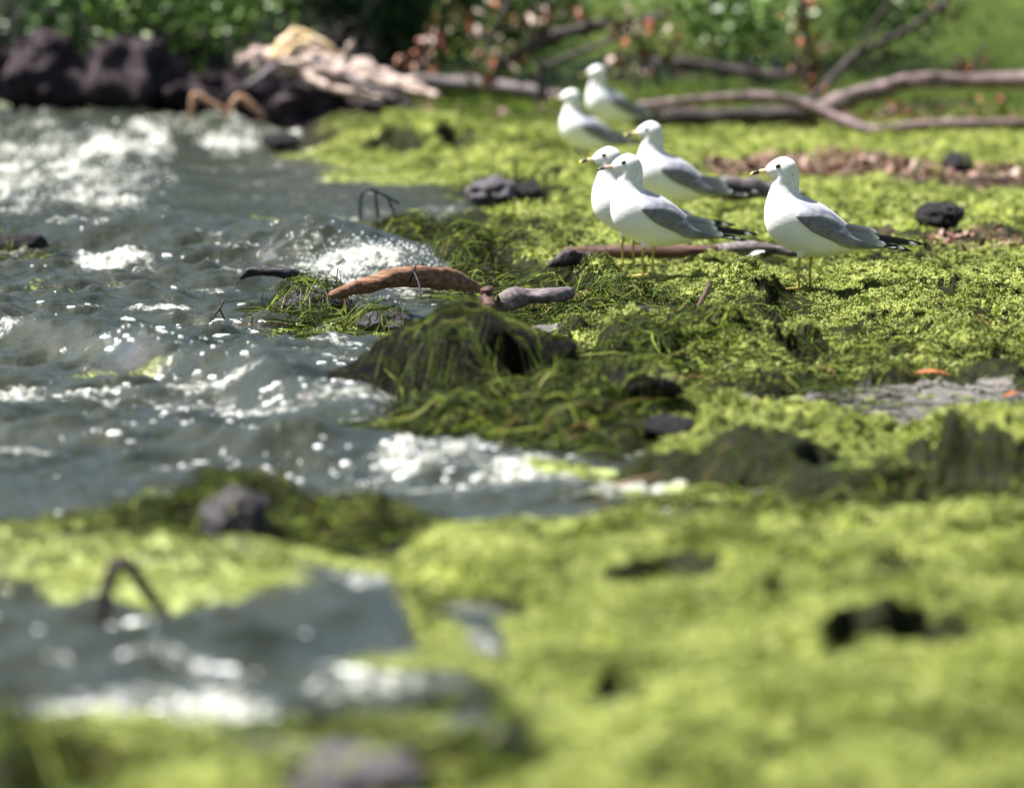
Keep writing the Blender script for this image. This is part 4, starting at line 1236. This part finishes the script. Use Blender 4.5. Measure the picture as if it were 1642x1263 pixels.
def gull(px, pyf, d, label, yaw=0., s=1., bill='bill', spread=.024, legs=((-.020, -1), (.016, 1)), zfix=None, sink=.006):
    p = at(px, pyf, d)
    root = empty('gull', (p.x, p.y, p.z if zfix is None else zfix), yaw, s)
    tag(root, label, 'gull', 'gulls standing on the shore')
    o = link('body', BODY_ME, M['gull'], root)
    for sd_ in (1, -1):
        w = link('wing', WING_ME[sd_], M['wing'], root)
        for nm, me, mt in FEATH[sd_]:
            link(nm, me, M[mt], w)
    bo = bpy.data.objects.new('bill', BILL_ME if bill == 'bill' else BILL_ME.copy()); COL.objects.link(bo); bo.parent = root
    if not bo.data.materials: bo.data.materials.append(M[bill])
    else: bo.data.materials[0] = M[bill]
    for sd_ in (1, -1):
        ex, ez = L2(318, 180)
        ey, _ = body_y(ex, ez)
        e = link('eye', EYE_ME, M['iris'], root); e.location = (ex, sd_ * (ey - .0012), ez)
        q = link('pupil', PUP_ME, M['pupil'], e); q.location = (0, sd_ * .0016, 0)
    base = root.location
    for lx, sd_ in legs:
        le = link('leg', LEG_ME, M['leg'], root)
        le.location = (lx, sd_ * spread, 0)
        tb = link('thigh', TIB_ME, M['gull'], le)
        f = link('foot', FOOT_ME, M['leg'], le)
    return root

for _me in (BODY_ME,):
    _me.polygons.foreach_set('use_smooth', np.ones(len(_me.polygons), bool))
def place_gull(px, pyf, d, *a, **k):
    """stand on the ground at distance d; the ground below is read from the terrain"""
    p = at(px, pyf, d)
    print('gull', px, 'wanted z', round(p.z, 3), 'ground', round(gz(p.x, p.y), 3))
    return gull(px, pyf, d, *a, **k)

GULLS = [
    place_gull(1291, 462, 15.0, 'lone gull apart from the others, yellow bill with black ring, dark wing tips', 0.04),
    place_gull(1040, 442, 16.15, 'front gull of the close pair, pinkish bill with black tip', 0.10, bill='bill_pink'),
    place_gull(1008, 424, 16.75, 'gull mostly hidden behind the pink billed gull of the close pair', 0.05),
    place_gull(1072, 364, 18.7, 'gull with raised head standing just behind the close pair', 0.02),
    place_gull(938, 272, 24.6, 'blurred gull farther back, lower of the two distant gulls', 0.10),
    place_gull(976, 226, 26.2, 'most distant blurred gull, its tail before the fallen branches', 0.45),
]

# ------------------------------------------------------------------ weed strands
def strands(name, specs, mat, label, cat, seed, kind='stuff', seg=8):
    r = np.random.default_rng(seed)
    CO, FA, TI = [], [], []
    off = 0
    for (cx, cy, rx, ry, n, L, W, lift, tint, ang, zz) in specs:
        n = int(n * 1.35)
        th = r.uniform(0, 2 * np.pi, n); rr = np.sqrt(r.uniform(0, 1, n))
        qx = cx + rx * rr * np.cos(th); qy = cy + ry * rr * np.sin(th)
        g = F / (qy - HOR)
        X0 = (qx - CX) / F * g; Y0 = g
        a0 = r.normal(ang[0], ang[1], n); cur = r.normal(0, 1.3, n)
        l = L * r.uniform(.5, 1.4, n)
        t = np.linspace(0, 1, seg)[None, :]
        A = a0[:, None] + cur[:, None] * t * 1.2
        dx = np.cos(A) * (l / seg)[:, None]; dy = np.sin(A) * (l / seg)[:, None]
        X = X0[:, None] + np.cumsum(dx, 1); Y = Y0[:, None] + np.cumsum(dy, 1)
        Zs = surf(X, Y)
        # strands bridge hollows: smooth along the strand
        Zm = Zs.copy(); Zm[:, 1:-1] = np.maximum(Zs[:, 1:-1], (Zs[:, :-2] + Zs[:, 2:]) / 2)
        lf = .6 * np.abs(r.normal(0, lift, n))[:, None] * np.sin(np.pi * np.clip(t * r.uniform(.6, 1.15, n)[:, None], 0, 1))
        Z = Zm + lf + r.uniform(.001, zz, n)[:, None]
        roll = r.uniform(-1.2, 1.2, n)[:, None]
        w = .48 * W * r.uniform(.6, 1.4, n)[:, None] * np.sqrt(np.clip(1.02 - t, 0, 1)) * .5
        sx = -np.sin(A) * np.cos(roll) * w; sy = np.cos(A) * np.cos(roll) * w; sz = np.sin(roll) * w
        Lc = np.stack([X - sx, Y - sy, Z - sz], -1); Rc = np.stack([X + sx, Y + sy, Z + sz], -1)
        co = np.stack([Lc, Rc], 2).reshape(n, seg * 2, 3)
        i = np.arange(seg - 1) * 2
        f = np.stack([i, i + 1, i + 3, i + 2], -1)
        f = f[None] + (np.arange(n) * seg * 2)[:, None, None] + off
        CO.append(co.reshape(-1, 3)); FA.append(f.reshape(-1, 4))
        tn = np.clip(np.where(r.uniform(0, 1, n) < .80, r.normal(tint * .48, .14, n), r.normal(.80, .12, n)), 0, 1)
        TI.append(np.repeat(tn, seg * 2)); off += n * seg * 2
    me = npmesh(name, np.concatenate(CO), np.concatenate(FA))
    attr(me, 'tint', np.concatenate(TI))
    o = link(name, me, mat)
    return tag(o, label, cat, kind=kind)

ANY = (0., 3.)
WEED = [
    # weed banks beside the breaking wave
    (660, 392, 80, 22, 800, .16, .006, .030, .34, ANY, .02), (745, 425, 60, 34, 900, .16, .006, .035, .38, ANY, .02), (840, 400, 110, 24, 500, .14, .005, .02, .5, ANY, .01),
    (850, 490, 110, 20, 500, .15, .006, .025, .55, ANY, .015), (760, 470, 60, 20, 500, .15, .006, .03, .4, ANY, .02), (950, 520, 110, 22, 700, .16, .007, .025, .62, ANY, .012),
    (900, 492, 50, 8, 120, .12, .006, .02, .6, ANY, .012), (1050, 530, 70, 22, 320, .16, .007, .03, .6, ANY, .012),
    # floating clump in the water
    (500, 520, 66, 14, 420, .16, .007, .03, .66, ANY, .03), (560, 535, 110, 10, 320, .12, .006, .012, .7, ANY, .008), (410, 505, 50, 8, 70, .14, .007, .012, .6, (0, .5), .006),
    # big rock
    (765, 640, 170, 60, 900, .16, .005, .010, .62, ANY, .006), (780, 640, 130, 46, 90, .22, .005, .006, 1.3, (-.5, .5), .006), (670, 700, 90, 34, 800, .14, .007, .022, .40, ANY, .018), (820, 715, 150, 26, 900, .15, .008, .03, .52, ANY, .015),
    (930, 700, 90, 26, 500, .15, .008, .03, .45, ANY, .015), (1010, 625, 100, 30, 420, .16, .007, .022, .6, ANY, .012), (1100, 610, 90, 24, 300, .16, .006, .02, .6, ANY, .01),
    # foot of the gull mound and terrace
    (1180, 552, 90, 14, 420, .14, .005, .02, .4, ANY, .01), (1330, 570, 150, 18, 420, .15, .005, .015, .5, ANY, .01), (1450, 610, 200, 22, 420, .15, .005, .015, .5, ANY, .01),
    (1250, 630, 200, 18, 420, .14, .005, .012, .55, ANY, .01), (1560, 560, 110, 30, 200, .15, .005, .012, .5, ANY, .01),
    # near ridge
    (1080, 805, 150, 24, 380, .10, .006, .02, .45, ANY, .012), (1300, 825, 260, 14, 300, .09, .006, .018, .45, ANY, .01), (1560, 822, 140, 16, 120, .12, .006, .015, .5, ANY, .01),
    # near clump left
    (420, 845, 190, 34, 900, .11, .006, .022, .5, ANY, .02), (560, 870, 90, 40, 600, .11, .006, .025, .42, ANY, .02), (130, 852, 150, 14, 260, .10, .005, .01, .55, ANY, .012), (230, 835, 90, 16, 240, .10, .005, .015, .62, ANY, .012),
    (700, 1130, 70, 30, 200, .09, .005, .015, .5, ANY, .012), (660, 985, 40, 60, 160, .09, .005, .015, .5, ANY, .012),
    # near left edge
    (40, 1290, 130, 60, 300, .10, .006, .03, .55, ANY, .02), (330, 1250, 180, 50, 160, .09, .005, .02, .62, ANY, .02), (520, 1190, 80, 24, 160, .09, .006, .02, .45, ANY, .02), (740, 1270, 110, 50, 320, .09, .006, .02, .62, ANY, .02),
    # dark scraps strewn over the mats and the sand
    (1500, 664, 220, 30, 420, .07, .006, .004, .15, ANY, .005), (1240, 662, 200, 16, 260, .08, .006, .005, .2, ANY, .006),
    (1400, 505, 260, 50, 900, .05, .005, .004, .05, ANY, .006), (1150, 540, 200, 40, 600, .06, .005, .005, .05, ANY, .006), (1350, 600, 300, 30, 500, .06, .005, .005, .1, ANY, .006),
    (1300, 720, 330, 40, 500, .05, .005, .004, .1, ANY, .006), (1400, 380, 260, 40, 500, .07, .006, .005, .05, ANY, .008), (1000, 430, 200, 40, 400, .06, .005, .005, .05, ANY, .006),
    # strewn over the mats behind
    (1420, 430, 220, 22, 380, .14, .005, .012, .35, ANY, .008), (1150, 425, 160, 14, 240, .14, .005, .012, .35, ANY, .008), (800, 310, 90, 18, 260, .16, .007, .03, .4, ANY, .02),
    (1400, 350, 260, 30, 260, .14, .005, .012, .4, ANY, .008), (600, 372, 60, 10, 160, .15, .006, .03, .35, ANY, .015), (420, 368, 150, 7, 160, .14, .006, .02, .5, ANY, .01),
    (20, 418, 70, 8, 240, .12, .006, .03, .3, ANY, .02), (120, 478, 60, 5, 60, .1, .005, .01, .5, ANY, .008), (900, 340, 120, 24, 260, .14, .006, .02, .5, ANY, .01),
]
strands('water_weed', WEED, M['weed'], 'stringy dark and lime green water weed washed up along the shore', 'water weed', 401)
GRASS = [(1450, 190, 420, 24, 2600, .10, .008, .05, .55, ANY, .05), (1500, 130, 420, 40, 2600, .14, .010, .07, .6, ANY, .08), (900, 210, 300, 14, 900, .1, .008, .04, .5, ANY, .04)]
strands('bank_grass', GRASS, M['grass'], 'short green grass on the back shore around the fallen branches', 'grass', 402)

# ------------------------------------------------------------------ duckweed: tiny leaves over the mats, as one mass
def clump_mesh(seed, n=9, r=.010):
    rr = random.Random(seed)
    v, f, ti = [], [], []
    for k in range(n):
        a = rr.uniform(0, 6.28); q = r * math.sqrt(rr.random())
        c = Vector((q * math.cos(a), q * math.sin(a), rr.uniform(-.001, .004)))
        nrm = Vector((rr.gauss(0, .42), rr.gauss(0, .42), 1)).normalized()
        u = nrm.orthogonal().normalized(); w = nrm.cross(u)
        lr = rr.uniform(.0019, .0034); i0 = len(v)
        t = rr.random()
        for j in range(5):
            th = 2 * math.pi * j / 5
            v.append(c + u * lr * math.cos(th) + w * lr * .75 * math.sin(th)); ti.append(t)
        f.append(tuple(range(i0, i0 + 5)))
    me = bpy.data.meshes.new('duckweed_sprig'); me.from_pydata([tuple(x) for x in v], [], f); me.update()
    attr(me, 'tint', ti)
    me.materials.append(M['duckleaf'])
    return me

def duckweed():
    r = np.random.default_rng(501)
    PX, PY, SC = [], [], []
    for y0, y1, n, s in [(5.4, 8.5, 60000, .95), (8.5, 11.5, 90000, 1.), (11.5, 17.5, 330000, 1.), (17.5, 29, 150000, 1.7)]:
        # area-uniform in the fan
        u = r.uniform(0, 1, n)
        Yp = np.sqrt(y0 * y0 + u * (y1 * y1 - y0 * y0))
        Xp = Yp * r.uniform(-half * 1.15, half * 1.15, n)
        PX.append(Xp); PY.append(Yp); SC.append(np.full(n, s))
    Xp = np.concatenate(PX); Yp = np.concatenate(PY); S = np.concatenate(SC)
    d = duck_mask(Xp, Yp)
    sd = shore_sd(Xp, Yp)
    su = scum_mask(Xp, Yp)
    prob = np.where(sd > -.02, sst(.15, .75, d), .75 * sst(.35, .9, su))
    k = r.uniform(0, 1, len(Xp)) < prob
    Xp, Yp, S, sd = Xp[k], Yp[k], S[k], sd[k]
    hg = height(Xp, Yp); hw = water_z(Xp, Yp, False)
    rk = surf(Xp, Yp); onrock = rk > np.maximum(hg, 0) + .03
    drop = onrock & (r.uniform(0, 1, len(Xp)) > .30)
    hg2 = np.where(onrock, rk, hg)
    Zp = np.maximum(np.where(drop, hg, hg2), np.where(sd < .05, hw, -9)) + r.uniform(-.001, .004, len(Xp))
    e = .006
    nx = -(height(Xp + e, Yp) - hg) / e; ny = -(height(Xp, Yp + e) - hg) / e
    sl = np.hypot(nx * .6, ny)
    kk = (r.uniform(0, 1, len(Xp)) > .9 * sst(.8, 1.7, sl)) | (sd < 0)
    Xp, Yp, Zp, S, nx, ny = Xp[kk], Yp[kk], Zp[kk], S[kk], nx[kk], ny[kk]
    me = npmesh('duckweed', np.stack([Xp, Yp, Zp], -1), np.zeros((0, 4), np.int32))
    rot = np.stack([np.arctan(np.clip(-ny, -2, 2)) * .8, np.arctan(np.clip(nx, -2, 2)) * .8, r.uniform(0, 6.28, len(Xp))], -1).astype(np.float32)
    a = me.attributes.new('rot', 'FLOAT_VECTOR', 'POINT'); a.data.foreach_set('vector', rot.ravel())
    attr(me, 'size', S * r.uniform(.7, 1.35, len(Xp)))
    o = link('duckweed', me, None)
    tag(o, 'tiny lime green duckweed leaves carpeting the shore and floating on the water', 'duckweed', kind='stuff')
    col = bpy.data.collections.new('duckweed_sprigs')
    for i in range(5):
        q = bpy.data.objects.new('duckweed_sprig', clump_mesh(600 + i)); col.objects.link(q)
    ng = bpy.data.node_groups.new('scatter_duckweed', 'GeometryNodeTree')
    ng.interface.new_socket('Geometry', in_out='INPUT', socket_type='NodeSocketGeometry')
    ng.interface.new_socket('Geometry', in_out='OUTPUT', socket_type='NodeSocketGeometry')
    nd = ng.nodes; ln = ng.links
    gi = nd.new('NodeGroupInput'); go = nd.new('NodeGroupOutput')
    ci = nd.new('GeometryNodeCollectionInfo'); ci.inputs['Collection'].default_value = col
    ci.inputs['Separate Children'].default_value = True; ci.inputs['Reset Children'].default_value = True
    ip = nd.new('GeometryNodeInstanceOnPoints'); ip.inputs['Pick Instance'].default_value = True
    ar = nd.new('GeometryNodeInputNamedAttribute'); ar.data_type = 'FLOAT_VECTOR'; ar.inputs['Name'].default_value = 'rot'
    asz = nd.new('GeometryNodeInputNamedAttribute'); asz.data_type = 'FLOAT'; asz.inputs['Name'].default_value = 'size'
    ln.new(gi.outputs[0], ip.inputs['Points']); ln.new(ci.outputs[0], ip.inputs['Instance'])
    ln.new(ar.outputs['Attribute'], ip.inputs['Rotation']); ln.new(asz.outputs['Attribute'], ip.inputs['Scale'])
    ln.new(ip.outputs[0], go.inputs[0])
    mod = o.modifiers.new('scatter', 'NODES'); mod.node_group = ng
    print('duckweed sprigs', len(Xp))
    return o
duckweed()

# ------------------------------------------------------------------ foam flecks on the water, as one mass
def foam_flecks():
    r = np.random.default_rng(701)
    n = 80000
    u = r.uniform(0, 1, n)
    y0, y1 = 6.2, 19.
    Yp = np.sqrt(y0 * y0 + u * (y1 * y1 - y0 * y0)); Xp = Yp * r.uniform(-half * 1.12, half * .5, n)
    sd = shore_sd(Xp, Yp)
    qx, qy = plan(Xp, Yp)
    nn = fbm(Xp * 2.5 + .5 * Yp, Yp * 4.5, 3, 161)
    zone = .10 + .9 * np.maximum.reduce([ell(qx, qy, 480, 560, 300, 50, .9), ell(qx, qy, 250, 640, 380, 60, .9) , ell(qx, qy, 560, 720, 330, 60, .9), ell(qx, qy, 640, 500, 150, 30, .9)])
    k = (sd < -.02) & (r.uniform(0, 1, n) < zone * sst(.05, .6, nn) * .34)
    Xp, Yp = Xp[k], Yp[k]; m = len(Xp)
    Zp = water_z(Xp, Yp)
    t = 8
    th = np.linspace(0, 2 * np.pi, t, endpoint=False)[None, :]
    rad = np.exp(np.clip(r.normal(-6.0, .6, m), -7.2, -4.7))[:, None] * (1 + .33 * r.normal(size=(m, t)))
    asp = r.uniform(1.0, 3.4, m)[:, None]
    X = Xp[:, None] + rad * np.cos(th) * asp; Y = Yp[:, None] + rad * np.sin(th) * .9
    Z = np.repeat((Zp - .003)[:, None], t, 1)
    rim = np.stack([X, Y, Z], -1)
    X2 = Xp[:, None] + rad * .6 * np.cos(th) * asp; Y2 = Yp[:, None] + rad * .6 * np.sin(th) * .9
    hgt = np.clip(rad.mean(1) * .45, .001, .006)
    mid = np.stack([X2, Y2, np.repeat((Zp + hgt * .8)[:, None], t, 1)], -1)
    top = np.stack([Xp, Yp, Zp + hgt], -1)[:, None]
    co = np.concatenate([rim, mid, top], 1)
    i = np.arange(t); j = (i + 1) % t
    f3 = np.concatenate([np.stack([i, j, t + j], -1), np.stack([i, t + j, t + i], -1), np.stack([t + i, t + j, np.full(t, 2 * t)], -1)])
    f = f3[None] + (np.arange(m) * (2 * t + 1))[:, None, None]
    me = npmesh('foam_flecks', co.reshape(-1, 3), f.reshape(-1, 3))
    o = link('foam_flecks', me, M['foamblob'])
    tag(o, 'scattered white foam flecks floating on the choppy water', 'foam', kind='stuff')
foam_flecks()

# ------------------------------------------------------------------ leaf litter and wave spray, each one mass
def flat_leaves():
    r = np.random.default_rng(801); CO = []
    for (cx, cy, rx, ry, n, L) in [(1310, 285, 180, 22, 900, .045), (1590, 300, 130, 20, 350, .045), (1560, 408, 110, 14, 160, .035), (1200, 150, 220, 24, 500, .07), (1450, 215, 260, 12, 420, .05), (1250, 215, 200, 10, 200, .05), (750, 205, 160, 8, 160, .05)]:
        th = r.uniform(0, 6.28, n); q = np.sqrt(r.uniform(0, 1, n))
        qy_ = cy + ry * q * np.sin(th); Yp = F / (qy_ - HOR); Xp = (cx + rx * q * np.cos(th) - CX) / F * Yp
        Zp = height(Xp, Yp, True) + r.uniform(.002, .025, n)
        a = r.uniform(0, 6.28, n); l = L * r.uniform(.6, 1.3, n); ti = r.normal(0, .5, n)
        d = np.stack([np.cos(a) * np.cos(ti), np.sin(a) * np.cos(ti), np.sin(ti)], -1) * l[:, None]
        sd_ = np.stack([-np.sin(a), np.cos(a), r.normal(0, .5, n)], -1) * (l * .3)[:, None]
        p = np.stack([Xp, Yp, Zp], -1)
        CO.append(np.stack([p, p + d * .5 + sd_, p + d, p + d * .5 - sd_], 1))
    co = np.concatenate(CO); n = len(co); i = np.arange(n)[:, None] * 4
    me = npmesh('leaf_litter', co.reshape(-1, 3), np.concatenate([i, i + 1, i + 2, i + 3], 1))
    attr(me, 'tint', np.repeat(r.uniform(0, 1, n) ** 1.2, 4))
    tag(link('leaf_litter', me, M['deadleaf'], smooth=False), 'scattered pinkish brown fallen leaves on the shore behind the gulls', 'leaf litter', kind='stuff')
flat_leaves()

def spray():
    r = np.random.default_rng(802); P = []
    for (cx, cy, rx, ry, n, hz) in [(590, 446, 110, 20, 700, .04), (510, 428, 60, 10, 60, .03), (90, 300, 190, 40, 900, .08), (210, 262, 70, 18, 260, .06), (370, 234, 60, 10, 160, .05)]:
        th = r.uniform(0, 6.28, n); q = np.sqrt(r.uniform(0, 1, n))
        Yp = F / (cy + ry * q * np.sin(th) - HOR); Xp = (cx + rx * q * np.cos(th) - CX) / F * Yp
        P.append(np.stack([Xp, Yp, water_z(Xp, Yp) + np.abs(r.normal(0, hz * .35, n))], -1))
    P = np.concatenate(P); n = len(P)
    o = np.array([(1, 0, 0), (-1, 0, 0), (0, 1, 0), (0, -1, 0), (0, 0, 1), (0, 0, -1)], float)
    f = np.array([(0, 2, 4), (2, 1, 4), (1, 3, 4), (3, 0, 4), (2, 0, 5), (1, 2, 5), (3, 1, 5), (0, 3, 5)])
    rad = np.exp(r.normal(-6.3, .45, n)) * (P[:, 1] / 16)
    co = P[:, None] + o[None] * rad[:, None, None]
    me = npmesh('wave_spray', co.reshape(-1, 3), (f[None] + (np.arange(n) * 6)[:, None, None]).reshape(-1, 3))
    tag(link('wave_spray', me, M['foamblob']), 'fine white droplets of spray over the breaking wavelets', 'spray', kind='stuff')
spray()

# ------------------------------------------------------------------ small single things on the mats
def single_leaf(name, px, py, d, wpx, mat, label, cat, rot=(0.2, .2, .3)):
    p = at(px, py, d); L = wpx * d / F
    me = bpy.data.meshes.new('leaf'); n = 9
    v, f = [], []
    for i in range(n):
        t = i / (n - 1); w = L * .15 * math.sin(math.pi * min(.98, t * .94 + .04)) ** .8
        for q in (-1, -.4, .4, 1):
            v.append((L * (t - .5), w * q, .10 * L * math.sin(t * 3.1) + .06 * L * abs(q) + .012 * L * math.sin(9 * t + q * 5)))
    for i in range(n - 1):
        for j in range(3): f.append((i * 4 + j, i * 4 + j + 1, i * 4 + j + 5, i * 4 + j + 4))
    k = len(v); v += [(a, b_, c - .03 * L) for a, b_, c in v]; f += [tuple(k + q for q in reversed(x)) for x in f]
    me.from_pydata(v, [], f); me.update()
    o = link(name, me, mat); o.location = p; o.rotation_euler = rot
    return tag(o, label, cat)
single_leaf('fallen_leaf', 1494, 602, 12.35, 56, M['orangeleaf'], 'curled orange dead leaf lying at the edge of the grey sand', 'leaf', (.25, .05, .1))
single_leaf('fallen_leaf', 1622, 634, 11.9, 34, M['orangeleaf'], 'rusty leaf on the dark weed at the far end of the grey sand', 'leaf', (.3, -.2, .6))
single_leaf('shell_fragment', 1214, 408, 16.4, 30, M['shell'], 'small white curved shell fragment lying behind the mossy bank', 'shell', (.5, -.25, .3))
single_leaf('floating_leaf', 316, 428, 16.9, 14, M['orangeleaf'], 'tiny orange leaf floating in the choppy water', 'leaf', (.3, -.4, .2))
